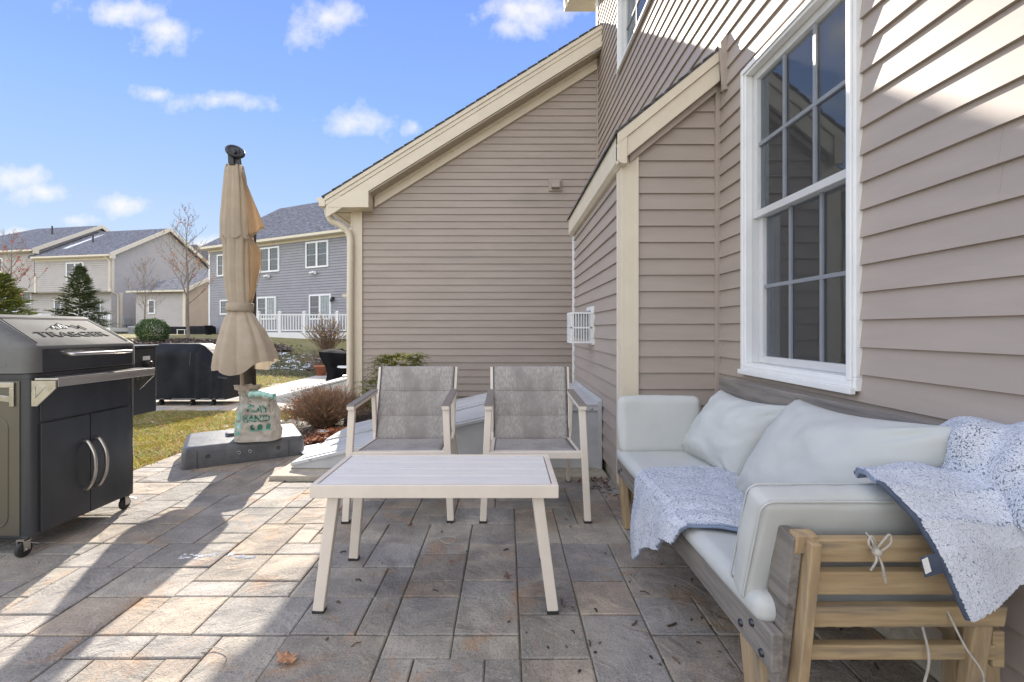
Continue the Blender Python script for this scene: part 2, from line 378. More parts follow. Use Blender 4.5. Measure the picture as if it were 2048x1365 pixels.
# ------------------------------------------------------------------ ground
def smooth(a, b, x):
    t = max(0, min(1, (x - a) / (b - a))); return t * t * (3 - 2 * t)
def gh(x, y):
    z = .85 * smooth(15, 42, y - 1.2 * x) if y > 8 or x < -6 else 0.0
    z += .12 * math.exp(-((x + 10.6) / 2.6) ** 2 - ((y - 16.2) / 1.5) ** 2)
    return z * smooth(8, 12, y + max(0, -x - 8)) 
xs = [-260, -150, -90, -60] + [-50 + i * 1.0 for i in range(56)] + [8, 12, 20, 40, 90, 260]
ys = [-60, -20, -8] + [-4 + i * 1.0 for i in range(60)] + [60, 75, 100, 160, 400, 900]
vs = [(x, y, gh(x, y) - 0.03 + (0.03 * noise.noise((x * .6, y * .6, 0)) if y > 8 else 0)) for y in ys for x in xs]
nx = len(xs)
fs = [(j * nx + i, j * nx + i + 1, (j + 1) * nx + i + 1, (j + 1) * nx + i) for j in range(len(ys) - 1) for i in range(nx - 1)]
g = MB().add(vs, fs, smooth=True).build('lawn', M['lawn']); tag(g, kind='structure')

def pavers(x0, x1, y0, y1, u=0.1165, z=0.0, seed=3, gap=.0026, keep=None):
    rs = random.Random(seed); nx, ny = int(round((x1 - x0) / u)), int(round((y1 - y0) / u))
    used = [[False] * nx for _ in range(ny)]; mb = MB()
    kinds = [((2, 3), 3.4), ((3, 2), 2.8), ((2, 2), 4.4), ((1, 2), 1.6), ((2, 1), 3.0)]
    for j in range(ny):
        for i in range(nx):
            if used[j][i]: continue
            opts = []
            for (w, d), wt in kinds:
                if i + w <= nx and j + d <= ny and all(not used[j + b][i + a] for a in range(w) for b in range(d)): opts.append(((w, d), wt))
            # avoid leaving one-unit slivers
            good = []
            for (w, d), wt in opts:
                r = 0
                while i + w + r < nx and not used[j][i + w + r]: r += 1
                if r != 1: good.append(((w, d), wt))
            opts = good or opts
            if not opts: w = d = 1
            else: w, d = rs.choices([o[0] for o in opts], [o[1] for o in opts])[0]
            for a in range(w):
                for b in range(d): used[j + b][i + a] = True
            ax, bx = x0 + i * u + gap, x0 + (i + w) * u - gap; ay, by = y0 + j * u + gap, y0 + (j + d) * u - gap
            if keep and not keep((ax + bx) / 2, (ay + by) / 2): continue
            k = rs.uniform(.82, 1.18); pc = rs.choice([(.92, .95, 1.0), (.97, .98, 1.0), (1.06, 1.0, .93), (1.0, 1.0, .98), (1.1, 1.0, .9), (.88, .9, .93)])
            col = tuple(k * q * 1.12 for q in pc); e = .0045
            zt = z + rs.uniform(-.0015, .0015)
            t = [zt + rs.uniform(-.0012, .0012) for _ in range(4)]
            j_ = lambda: rs.uniform(-.0015, .0015)
            o = [(ax + j_(), ay + j_()), (bx + j_(), ay + j_()), (bx + j_(), by + j_()), (ax + j_(), by + j_())]
            inn = [(o[0][0] + e, o[0][1] + e), (o[1][0] - e, o[1][1] + e), (o[2][0] - e, o[2][1] - e), (o[3][0] + e, o[3][1] - e)]
            v = [(*inn[q], t[q]) for q in range(4)] + [(*o[q], t[q] - .003) for q in range(4)] + [(*o[q], z - .03) for q in range(4)]
            f = [(0, 1, 2, 3)] + [(q, q + 4, (q + 1) % 4 + 4, (q + 1) % 4) for q in range(4)] + [(q + 4, q + 8, (q + 1) % 4 + 8, (q + 1) % 4 + 4) for q in range(4)]
            mb.add(v, f, col)
    return mb
M['joint'] = mat('joint_sand', (.20, .18, .14), (.12, .13, .07), .95, scale=20, bump=.4)
keep = lambda x, y: not (x > -1.66 and y > 3.36)
pv = pavers(-2.866, 1.33, -1.4, 4.3, keep=keep)
pav = pv.build('patio', M['paver']); tag(pav, kind='structure')
tag(MB().box(-2.86, 1.32, -1.4, 4.3, -.2, -.0095).build('patio_bed', M['joint']), kind='structure')
pv = pavers(-6.6, -2.9, 6.15, 11.8, u=.15, z=0.0, seed=9, gap=.003, keep=lambda x, y: (x > -4.55 and x < -3.7 + .0 * y or (x > -4.55 and y > 8.4) or (x > -4.55 and y < 6.95)) or y < 7.15)
M['paver2'] = mat('pale_paver', (.42, .39, .35), (.36, .34, .31), .9, scale=6, attr=True, bump=.5, bscale=60)
tag(pv.build('neighbour_patio', M['paver2']), kind='structure')
tag(MB().box(-6.58, -2.95, 6.16, 11.78, -.2, -.012).build('neighbour_patio_bed', M['joint']), kind='structure')

# ------------------------------------------------------------------ siding
def siding(mb, O, d, n, z0, z1, ulo, uhi, openings=(), e=0.1016, lip=.016, base=.002):
    O, d, n = Vector(O), Vector(d).normalized(), Vector(n).normalized()
    brk = set(); k = math.floor(z0 / e)
    while k * e < z1 + 1e-6: brk.add(round(k * e, 5)); k += 1
    for (a, b, c, dd) in openings: brk.add(round(c, 5)); brk.add(round(dd, 5))
    brk |= {round(z0, 5), round(z1, 5)}
    zz = sorted(z for z in brk if z0 - 1e-6 <= z <= z1 + 1e-6)
    def off(z, top):
        fr = (z / e) % 1.0
        if fr > .9999: fr = 0
        if fr < 1e-4 and top: fr = 1.0
        return lip + (base - lip) * fr
    P = lambda u, z, o: O + d * u + n * o + Vector((0, 0, z))
    flip = d.cross(Vector((0, 0, 1))).dot(n) < 0
    for za, zb in zip(zz, zz[1:]):
        if zb - za < 1e-4: continue
        la, lb, ha, hb = ulo(za), ulo(zb), uhi(za), uhi(zb)
        if ha - la < .01 and hb - lb < .01: continue
        cuts = []; zm = (za + zb) / 2
        for (a, b, c, dd) in openings:
            if c < zm < dd: cuts.append((a, b))
        cuts.sort(); segs = []; ca, cb = la, lb
        for (a, b) in cuts: segs.append((ca, cb, a, a)); ca = cb = b
        segs.append((ca, cb, ha, hb))
        oa, ob = off(za, False), off(zb, True)
        for (a0, b0, a1, b1) in segs:
            if a1 - a0 < .001 and b1 - b0 < .001: continue
            b1 = max(b1, b0); a1 = max(a1, a0)
            q = [P(a0, za, oa), P(a1, za, oa), P(b1, zb, ob), P(b0, zb, ob)]
            mb.add(q, [(3, 2, 1, 0) if flip else (0, 1, 2, 3)])
            if abs((za / e) % 1.0) < 1e-3 or (za / e) % 1.0 > .999:
                q = [P(a0, za, base), P(a1, za, base), P(a1, za, oa), P(a0, za, oa)]
                mb.add(q, [(3, 2, 1, 0) if flip else (0, 1, 2, 3)])
    return mb
cst = lambda v: (lambda z: v)
up_ = Vector((0, 0, 1)); rj = random.Random(3)
def joint(P0, d, n, k0, mbx):      # butt joint: a thin overlapping panel end two courses high
    e = .1016
    for q in (0, 1):
        z0_ = (k0 + q) * e; p = Vector(P0); dv, nv = Vector(d), Vector(n)
        a, b = p + nv * .0168 + up_ * z0_, p + nv * .0030 + up_ * (z0_ + e)
        mbx.add([a, a + dv * .0035, b + dv * .0035, b, a - nv * .004, a + dv * .0035 - nv * .004, b + dv * .0035 - nv * .004, b - nv * .004], [(0, 1, 2, 3), (0, 3, 7, 4), (1, 5, 6, 2)])

# ------------------------------------------------------------------ OUR HOUSE
XW, XB = 1.328, 0.734            # main wall plane, bump-out side plane
YB, YE, YG = 2.875, 4.97, 6.64   # bump-out front, bump-out back, garage wing wall
house = thing('townhouse', (XW, 3.5, 0), 'taupe vinyl sided townhouse with cream rakes rising along the right of the patio', 'house')

WIN = (1.71, 2.55, .85, 2.51)    # y0, y1, z0, z1 of main window (outer trim)
UW = (4.02, 5.38, 4.07, 5.75)
mb = MB()
hiY = lambda z: YG + .02 if z < 5.98 else YG + .02 - (z - 5.98) / .75
# the wall behind the bump-out is left out
siding(mb, (XW, 0, 0), (0, 1, 0), (-1, 0, 0), .12, 8.0, cst(-1.6), hiY, [(WIN[0], WIN[1], WIN[2], WIN[3]), (UW[0], UW[1], UW[2], UW[3])])
for k0 in range(2, 56, 2):
    y = rj.choice((.55, 1.35, 2.9, 3.9, 4.9, 5.7)) + rj.uniform(-.2, .2); z = k0 * .1016
    if (WIN[0] - .1 < y < WIN[1] + .1 and z < 2.6) or (UW[0] - .1 < y < UW[1] + .1 and z > 3.8) or (YB - .1 < y < YE + .1 and z < 2.9): continue
    joint((XW, y, 0), (0, 1, 0), (-1, 0, 0), k0, mb)
mw = mb.build('main_wall', M['siding'], house)
mb = MB(); mb.box(XW + .003, XW + .2, -1.6, YG, -.2, .12)
mb.build('foundation', M['concrete'], house)
# structure behind siding, leaving window holes
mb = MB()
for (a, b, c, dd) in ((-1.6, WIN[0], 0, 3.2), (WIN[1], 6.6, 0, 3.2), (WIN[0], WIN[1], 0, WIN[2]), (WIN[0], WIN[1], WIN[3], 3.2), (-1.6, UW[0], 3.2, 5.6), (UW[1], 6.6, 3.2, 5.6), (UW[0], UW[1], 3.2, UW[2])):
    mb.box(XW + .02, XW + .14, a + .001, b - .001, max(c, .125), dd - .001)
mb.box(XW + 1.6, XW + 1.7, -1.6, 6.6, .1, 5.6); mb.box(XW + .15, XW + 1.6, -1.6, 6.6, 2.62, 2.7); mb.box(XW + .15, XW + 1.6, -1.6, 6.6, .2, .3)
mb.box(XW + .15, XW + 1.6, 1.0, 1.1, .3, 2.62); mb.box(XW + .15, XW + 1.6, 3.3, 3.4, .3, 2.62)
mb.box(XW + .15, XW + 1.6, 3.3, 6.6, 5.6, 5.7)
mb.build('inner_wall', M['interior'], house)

def window_unit(parent, y0, y1, z0, z1, rows=2, cols=3, curtain=True):
    fr = MB(); x = XW; t = .052
    def ring(mb, a, b, c, d, w, xa, xb):
        mb.box(xa, xb, a, b, c, c + w); mb.box(xa, xb, a, b, d - w, d)
        mb.box(xa, xb, a, a + w, c + w, d - w); mb.box(xa, xb, b - w, b, c + w, d - w)
    ring(fr, y0, y1, z0, z1, t, x - .030, x + .09)
    ring(fr, y0 + .014, y1 - .014, z0 + .014, z1 - .014, t * .45, x - .040, x - .030)
    fr.box(x - .050, x - .028, y0 + .002, y1 - .002, z0 - .012, z0 + .014)
    w = fr.build('window', M['white'], parent, bevel=.003)
    zm = (z0 + z1) / 2 + .02
    for (za, zb, xo) in ((zm - .02, z1 - t, .012), (z0 + t, zm + .02, .042)):
        s = MB(); a, b = y0 + t, y1 - t; sw = .036
        ring(s, a + .001, b - .001, za + .001, zb - .001, sw, x + xo, x + xo + .028)
        s.build('sash', M['white'], w, bevel=.002)
        mu = MB(); iw, ih = (b - a - 2 * sw), (zb - za - 2 * sw)
        for c in range(1, cols): 
            yy = a + sw + iw * c / cols; mu.box(x + xo + .010, x + xo + .019, yy - .009, yy + .009, za + sw, zb - sw)
        for r in range(1, rows):
            z_ = za + sw + ih * r / rows; mu.box(x + xo + .0085, x + xo + .0205, a + sw, b - sw, z_ - .009, z_ + .009)
        mu.build('muntin', M['muntin'], w)
        g = MB(); g.box(x + xo + .021, x + xo + .025, a + sw - .002, b - sw + .002, za + sw - .002, zb - sw + .002); g.build('pane', M['glass'], w)
    sc = MB(); sc.add([(x + .004, y0 + t, z0 + t), (x + .004, y1 - t, z0 + t), (x + .004, y1 - t, z1 - t), (x + .004, y0 + t, z1 - t)], [(3, 2, 1, 0)])
    sc.build('insect_screen', M['screen'], w)
    if curtain:
        for (ca, cb) in ((y1 - .20, y1 - .04), (y0 + .03, y0 + .16)):
            cu = MB(); cu.grid(lambda u, v: (x + .26 + .02 * math.sin(u * 24), ca + (cb - ca) * u, z0 - .1 + (z1 - z0 + .1) * v), 40, 2)
            cu.build('curtain', M['curtain'], w)
    return w
window_unit(house, *WIN)
window_unit(house, *UW, rows=2, cols=3, curtain=False)

# bump-out
slope = (2.816 - 2.29) / (1.328 - .68)
rz = lambda X: 2.29 + (X - .68) * slope          # top surface of its roof on the front rake
mb = MB()
siding(mb, (0, YB, 0), (1, 0, 0), (0, -1, 0), .12, 2.75, lambda z: max(XB, .68 + (z + .13 - 2.29) / slope), cst(XW - .002))
mb.build('bump_out_wall', M['siding'], house)
mb = MB(); siding(mb, (XB, 0, 0), (0, 1, 0), (-1, 0, 0), .12, 2.19, cst(YB), cst(YE))
# cut behind the vent guard is covered by its plate
mb.build('bump_out_wall', M['siding'], house)
mb = MB(); siding(mb, (0, YE, 0), (1, 0, 0), (0, 1, 0), .12, 2.4, lambda z: max(XB, .68 + (z + .1 - 2.29) / slope), cst(XW)); mb.build('bump_out_wall', M['siding'], house)
mb = MB(); mb.box(XB + .02, XW + .0, YB + .02, YE - .02, -.2, .115); mb.build('foundation', M['concrete'], house)
# trims of the bump-out: corner post, inner corner, back corner
mb = MB(); mb.box(XB - .024, XB + .085, YB - .024, YB - .002, .1, 2.26); mb.box(XB - .0245, XB - .002, YB - .0245, YB + .085, .1, 2.2)
mb.box(XB - .0265, XB - .024, YB + .062, YB + .085, .1, 2.2)
mb.box(XB + .062, XB + .085, YB - .0265, YB - .024, .1, 2.26); mb.build('corner_post', M['cream'], house, bevel=.002)
mb = MB(); mb.box(XB - .022, XB - .001, YE - .05, YE + .02, .1, 2.2); mb.build('corner_post', M['white'], house, bevel=.002)
mb = MB(); mb.box(XW - .034, XW - .0, YB - .034, YB - .004, .1, 2.68); mb.build('inside_corner', M['siding'], house, bevel=.002)
mb = MB(); mb.box(XW - .03, XW - .0, YG - .03, YG, .1, 5.4); mb.build('inside_corner', M['siding'], house, bevel=.002)
def slab(mb, p0, p1, y0, y1, t):       # p = (x, z); a roof slab with vertical thickness t
    mb.prism([(p0[0], y0, p0[1]), (p1[0], y0, p1[1]), (p1[0], y0, p1[1] - t), (p0[0], y0, p0[1] - t)], (0, y1 - y0, 0))
mb = MB(); slab(mb, (.655, rz(.655) + .004), (XW + .0, rz(XW) + .004), YB - .094, YE + .03, .014)
for k in range(9):
    xx = .66 + k * .075; slab(mb, (xx, rz(xx) + .0115), (xx + .06, rz(xx + .06) + .007), YB - .100, YE + .03, .007)
mb.build('bump_out_roof', M['shingle'], house)
mb = MB()          # front rake board in two steps
slab(mb, (.672, rz(.672) - .012), (XW - .001, rz(XW) - .012), YB - .092, YB - .055, .068)
slab(mb, (.672, rz(.672) - .080), (XW - .03, rz(XW - .03) - .080), YB - .080, YB - .053, .118)
slab(mb, (.70, rz(.70) - .012), (XW - .002, rz(XW) - .012), YB - .0525, YB + .0, .1)
mb.build('rake_board', M['cream'], house, bevel=.003)
mb = MB(); slab(mb, (.76, rz(.76) - .198), (XW - .036, rz(XW - .036) - .198), YB - .045, YB - .004, .045); mb.build('rake_channel', M['siding'], house)
mb = MB(); mb.prism([(.672, YB - .09, rz(.672) - .013), (.672, YB - .09, rz(.672) - .175), (.70, YB - .09, rz(.672) - .195), (.732, YB - .09, rz(.672) - .195), (.732, YB - .09, rz(.732) - .013)], (0, YE - YB + .1, 0))
mb.build('eave_fascia', M['cream'], house, bevel=.003)
mb = MB(); mb.prism([(XW - .05, YB - .13, rz(XW) - .02), (XW - .001, YB - .13, rz(XW) + .05), (XW - .001, YB - .13, rz(XW) - .30), (XW - .03, YB - .13, rz(XW) - .30)], (0, .03, 0)); mb.build('roof_flashing', M['siding'], house)

# garage wing: wall at YG, rake with returns
YR = YG - .27
sR = (YR - 0)
def rk(px, py): p = at(px, py, YR); return (p.x, p.z)
A = rk(650, 392); B = rk(1204, 48); gs = (B[1] - A[1]) / (B[0] - A[0])
gz = lambda X: A[1] + (X - A[0]) * gs
XL = at(706, 0, YG).x                    # left end of the wall
mb = MB()
siding(mb, (0, YG, 0), (1, 0, 0), (0, -1, 0), .12, 5.2, lambda z: max(XL + .12, A[0] + (z + .30 - A[1]) / gs), cst(XW + .02))
for k0 in range(2, 40, 2):
    x = rj.choice((-1.3, -.5, .3)) + rj.uniform(-.3, .3)
    if k0 * .1016 < gz(x) - .75: joint((x, YG, 0), (1, 0, 0), (0, -1, 0), k0, mb)
gw = mb.build('garage_wall', M['siding'], house)
mb = MB(); siding(mb, (XL, 0, 0), (0, 1, 0), (-1, 0, 0), .12, 2.6, cst(YG), cst(13.0)); mb.build('garage_wall', M['siding'], house)
mb = MB(); mb.box(XL + .01, XW, YG + .01, 12.9, -.2, .115); mb.build('foundation', M['concrete'], house)
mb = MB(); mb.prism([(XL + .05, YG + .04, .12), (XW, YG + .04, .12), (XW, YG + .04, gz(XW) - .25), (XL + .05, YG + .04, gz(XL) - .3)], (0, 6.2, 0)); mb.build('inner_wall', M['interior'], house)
mb = MB(); slab(mb, (A[0] - .03, gz(A[0] - .03) + .003), (XW + .0, gz(XW) + .003), YR - .022, 13.2, .018)
k = 0; xx = A[0] - .04
while xx < XW - .15:
    slab(mb, (xx, gz(xx) + .014), (xx + .13, gz(xx + .13) + .007), YR - .028 - .004 * (k % 2), 13.2, .010); xx += .142; k += 1
mb.build('garage_roof', M['shingle'], house)
mb = MB()
slab(mb, (A[0], gz(A[0]) - .015), (XW - .001, gz(XW) - .015), YR - .02, YR + .012, .062)
slab(mb, (A[0] + .006, gz(A[0]) - .074), (XW - .002, gz(XW) - .077), YR - .008, YR + .014, .060)
slab(mb, (A[0] + .012, gz(A[0]) - .133), (XW - .003, gz(XW) - .137), YR, YR + .016, .17)
mb.build('rake_board', M['cream'], house, bevel=.004)
XS = at(737, 0, YR).x
mb = MB()
mb.prism([(A[0] + .01, YR - .004, gz(A[0]) - .05), (A[0] + .012, YR - .004, 2.845), (A[0] + .05, YR - .004, 2.775), (XS, YR - .004, 2.775), (XS, YR - .004, gz(XS) - .30)], (0, .26, 0))
mb.build('eave_return', M['cream'], house, bevel=.004)
mb = MB(); slab(mb, (XS + .002, gz(XS) - .31), (XW - .004, gz(XW) - .31), YR + .018, YG - .002, .02)
for k in range(60):
    xx = XS + .05 + k * .075
    if xx < XW - .05: slab(mb, (xx, gz(xx) - .3305), (xx + .012, gz(xx + .012) - .3305), YR + .03, YG - .03, .008)
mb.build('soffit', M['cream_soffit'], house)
mb = MB(); slab(mb, (XS + .02, gz(XS + .02) - .335), (XW - .03, gz(XW - .03) - .335), YG - .05, YG - .001, .15); slab(mb, (XS + .05, gz(XS + .05) - .33), (XW - .03, gz(XW - .03) - .33), YG - .065, YG - .0505, .05)
mb.build('frieze_board', M['cream'], house, bevel=.003)
mb = MB(); mb.box(XL - .02, XL + .14, YG - .026, YG - .002, .08, 2.78); mb.box(XL - .024, XL - .0, YG - .03, YG + .13, .08, 2.78); mb.box(XL + .115, XL + .143, YG - .034, YG - .026, .08, 2.78)
mb.build('corner_post', M['cream'], house, bevel=.003)
mb = MB(); mb.box(A[0] + .06, XL + .02, YR + .27, 13, 2.755, 2.775)
for k in range(24): mb.box(A[0] + .06, XL + .02, YR + .3 + k * .12, YR + .31 + k * .12, 2.749, 2.755)
mb.box(A[0] + .02, A[0] + .06, YR + .27, 13, 2.74, gz(A[0]) - .03)
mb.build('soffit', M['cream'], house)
# gutter (K profile) along the left eave and the downspout
gx = A[0] - .0; gt = gz(A[0]) - .03
prof = [(gx, gt), (gx - .115, gt), (gx - .118, gt - .02), (gx - .085, gt - .07), (gx - .085, gt - .115), (gx, gt - .115)]
mb = MB(); mb.prism([(p[0], YR - .005, p[1]) for p in prof], (0, 6.4, 0)); mb.build('gutter', M['cream'], house, bevel=.004)
def curve(pts, n=6):
    out = []; P = [Vector(p) for p in pts]
    P = [P[0] * 2 - P[1]] + P + [P[-1] * 2 - P[-2]]
    for i in range(1, len(P) - 2):
        for k in range(n):
            t = k / n; a, b, c, d = P[i - 1], P[i], P[i + 1], P[i + 2]
            out.append(.5 * ((2 * b) + (c - a) * t + (2 * a - 5 * b + 4 * c - d) * t * t + (3 * b - a - 3 * c + d) * t ** 3))
    out.append(P[-2]); return out
yd = YG - .07
dp = [at(655, 413, YR + .1), at(656, 428, YR + .12), at(664, 442, yd - .06), at(683, 452, yd - .03), at(699, 470, yd), at(701, 500, yd), at(700, 600, yd), at(700, 760, yd), at(700, 810, yd)]
dp = [dp[0]] + curve(dp[1:6], 6) + dp[6:]
mb = MB(); mb.tube(dp, .047, 12); mb.box(XL - .12, XL + .02, yd - .03, yd + .04, 1.55, 1.585); mb.box(XL - .12, XL + .02, yd - .03, yd + .04, .4, .43)
mb.build('downspout', M['cream'], house)
# exhaust hood
c = at(1110, 372, YG)
mb = MB(); mb.box(c.x - .092, c.x + .092, YG - .035, YG - .001, c.z - .085, c.z + .085)
mb.prism([(c.x - .058, YG - .035, c.z + .065), (c.x - .058, YG - .035, c.z - .052), (c.x - .058, YG - .12, c.z - .052), (c.x - .058, YG - .07, c.z + .065)], (.116, 0, 0))
mb.build('exhaust_hood', M['siding'], house, bevel=.004)
# main gable roof far corner
mb = MB()
e0, e1 = (7.05, 6.00), (2.0, 9.58)
def yslab(mb, x0, x1, t, dz=0): mb.prism([(x0, e0[0], e0[1] + dz), (x0, e1[0], e1[1] + dz), (x0, e1[0], e1[1] + dz - t), (x0, e0[0], e0[1] + dz - t)], (x1 - x0, 0, 0))
yslab(mb, .86, 6, .03, .24); mb.build('main_roof', M['shingle'], house)
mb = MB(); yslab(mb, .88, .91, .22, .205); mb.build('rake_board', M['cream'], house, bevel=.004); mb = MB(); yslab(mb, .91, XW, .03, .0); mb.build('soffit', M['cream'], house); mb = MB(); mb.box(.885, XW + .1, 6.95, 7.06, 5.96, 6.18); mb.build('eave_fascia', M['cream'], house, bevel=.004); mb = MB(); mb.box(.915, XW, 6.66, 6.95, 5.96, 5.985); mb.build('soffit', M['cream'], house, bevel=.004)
mb = MB(); mb.box(XW - .025, XW + .1, YG + .025, YG + .05, 4.6, 5.95); mb.build('corner_post', M['white'], house); mb = MB(); mb.box(XW - .025, XW - .001, YG - .03, YG + .0245, 5.32, 5.94); mb.build('corner_post', M['white'], house)
mb = MB(); siding(mb, (0, YG + .02, 0), (1, 0, 0), (0, 1, 0), 4.5, 5.96, cst(XW), cst(6)); mb.build('main_wall', M['siding'], house)

# vent guard cage on the bump-out side wall
yv = F * XB / (1190 - VX)
mb = MB(); zt, zb = H + 42 / 241, H - 30 / 241
mb.box(XB - .030, XB - .004, yv - .02, yv + .24, zb - .0, zt + .02)
vg = mb.build('vent_guard', M['white'], house, bevel=.003)
mb = MB(); x0, x1, y0, y1 = XB - .205, XB - .031, yv - .02, yv + .20; z0, z1 = zb + .015, zt - .03
w = .012
for (a, b) in ((x0, x1),):
    for yy in (y0, y1):
        mb.box(x0, x1, yy - .004, yy + .004, z0, z0 + w); mb.box(x0, x1, yy - .004, yy + .004, z1 - w, z1); mb.box(x0, x1, yy - .004, yy + .004, (z0 + z1) / 2 - .006, (z0 + z1) / 2 + .006)
        mb.box(x0, x0 + w, yy - .004, yy + .004, z0 + w, z1 - w); mb.box(x1 - w, x1, yy - .004, yy + .004, z0 + w, z1 - w)
    for k in range(1, 8):
        xx = x0 + (x1 - x0) * k / 8; mb.box(xx - .0035, xx + .0035, y0 - .003, y0 + .003, z0 + w, (z0 + z1) / 2 - .006); mb.box(xx - .0035, xx + .0035, y0 - .003, y0 + .003, (z0 + z1) / 2 + .006, z1 - w)
    for k in range(1, 9):
        yy = y0 + (y1 - y0) * k / 9; mb.box(x0 - .002, x0 + .004, yy - .0035, yy + .0035, z0, z1)
    for zz_ in (z0, z1 - w): mb.box(x0, x0 + w, y0 + .005, y1 - .005, zz_, zz_ + w)
mb.box(x0 + .012, x1, y0 + .012, y1 - .01, z1 - .004, z1 - .001); 
mb.build('cage', M['white'], vg)
mb = MB(); mb.prism([(XB - .031, yv + .02, zt - .01), (XB - .15, yv + .02, zt - .035), (XB - .15, yv + .02, zb + .06), (XB - .031, yv + .02, zb + .04)], (0, .15, 0)); mb.build('vent_hood', M['grey_box'], vg, bevel=.004)

# ------------------------------------------------------------------ cellar bulkhead
PY0, PY1 = 3.49, 4.79
bk = thing('cellar_bulkhead', (-.3, 4.1, 0), 'grey steel cellar bulkhead with sloping double doors behind the two sling chairs', 'bulkhead')
mb = MB(); mb.box(-1.71, XB - .005, 3.31, 4.95, -.1, .028); mb.build('concrete_pad', M['concrete'], bk, bevel=.006)
xa, xb_, za, zb = -1.60, .33, .055, .50       # slope of the side panels
for y in (PY0, PY1 - .03):
    mb = MB(); mb.prism([(xa - .04, y, .029), (xa - .02, y, za), (xb_, y, zb), (XB - .03, y, zb), (XB - .03, y, .029)], (0, .03, 0)); mb.build('side_panel', M['bulkhead'], bk, bevel=.004)
mb = MB(); mb.box(xa - .038, xa, PY0 + .0305, PY1 - .0305, .029, .055); mb.build('sill', M['bulkhead'], bk)
mb = MB()
mb.prism([(xb_ + .02, PY0 - .012, zb + .002), (XB - .012, PY0 - .012, zb + .002), (XB - .012, PY0 - .012, zb + .022), (xb_ + .02, PY0 - .012, zb + .022)], (0, PY1 - PY0 + .024, 0))
mb.build('top_panel', M['bulkhead'], bk, bevel=.004)
mb = MB(); mb.prism([(xb_ + .02, PY0 - .014, zb + .0), (XB - .012, PY0 - .014, zb + .0), (XB - .012, PY0 - .014, zb - .035), (xb_ + .0, PY0 - .014, zb - .035)], (0, .012, 0))
mb.build('drip_edge', M['bulkhead'], bk, bevel=.004)
mb = MB(); mb.box(XB - .02, XB - .0145, PY0 - .03, PY1 + .02, .03, zb + .055); mb.box(XB - .045, XB - .02, PY0 - .03, PY0 - .016, .03, zb + .04)
mb.build('wall_flange', M['bulkhead'], bk, bevel=.002)
def doorslab(y0, y1, lift, nm):
    mb = MB(); xs0, xs1 = xa - .03, xb_ + .02
    sl = (zb - za) / (xb_ - xa); z_ = lambda x: za + (x - xa) * sl + lift
    mb.prism([(xs0, y0, z_(xs0)), (xs1, y0, z_(xs1)), (xs1, y0, z_(xs1) + .026), (xs0, y0, z_(xs0) + .026)], (0, y1 - y0, 0))
    mb.prism([(xs0 + .06, y0 + .05, z_(xs0 + .06) + .0265), (xs1 - .05, y0 + .05, z_(xs1 - .05) + .0265), (xs1 - .06, y0 + .05, z_(xs1 - .06) + .034), (xs0 + .07, y0 + .05, z_(xs0 + .07) + .034)], (0, y1 - y0 - .1, 0))
    return mb.build(nm, M['bulkhead'], bk, bevel=.005)
d1 = doorslab(PY0 - .02, 4.125, .002, 'door')
d2 = doorslab(4.15, PY1 + .02, .018, 'door')
sl = (zb - za) / (xb_ - xa)
hx = -.98
mb = MB(); z_ = lambda x: za + (x - xa) * sl + .045
mb.tube([(hx, 4.04, z_(hx) - .01), (hx + .01, 4.04, z_(hx) + .03), (hx + .12, 4.04, z_(hx + .12) + .032), (hx + .13, 4.04, z_(hx + .13) - .01)], .011, 8)
mb.box(hx - .04, hx + .17, 4.02, 4.06, z_(hx + .08) - .018, z_(hx + .08) - .002)
mb.build('handle', M['black_plastic'], d1)
for (x, y, z) in [(XB - .09, PY0 - .018, zb - .015), (XB - .016, 4.0, zb + .04), (XB - .016, 4.5, zb + .04), (xa + .12, PY0 - .024, za + .05)]:
    mb = MB(); mb.lathe((x, y, z), [(0, -.006), (.009, -.004), (.009, .0), (0, .004)], 8, 'Y'); mb.build('screw', M['steel'], bk)

# neighbour's bulkhead beyond the garage corner
b2 = thing('cellar_bulkhead', (-3.0, 7.5, 0), 'second grey bulkhead seen past the left garage corner post beside the far patio', 'bulkhead')
mb = MB(); xa2, xb2 = -3.6, XL - .01
mb.prism([(xa2, 7.0, -.03), (xb2, 7.0, -.03), (xb2, 7.0, .36), (xa2, 7.0, .01)], (0, .03, 0)); mb.build('side_panel', M['bulkhead'], b2, bevel=.003); mb = MB(); mb.prism([(xa2, 8.3, -.03), (xb2, 8.3, -.03), (xb2, 8.3, .36), (xa2, 8.3, .01)], (0, .03, 0))
mb.build('side_panel', M['bulkhead'], b2, bevel=.003)
for (y0, y1, l) in ((6.98, 7.64, .002), (7.67, 8.35, .016)):
    mb = MB(); mb.prism([(xa2 - .02, y0, .012 + l), (xb2, y0, .365 + l), (xb2, y0, .395 + l), (xa2 - .02, y0, .042 + l)], (0, y1 - y0, 0)); mb.build('door', M['bulkhead'], b2, bevel=.004)

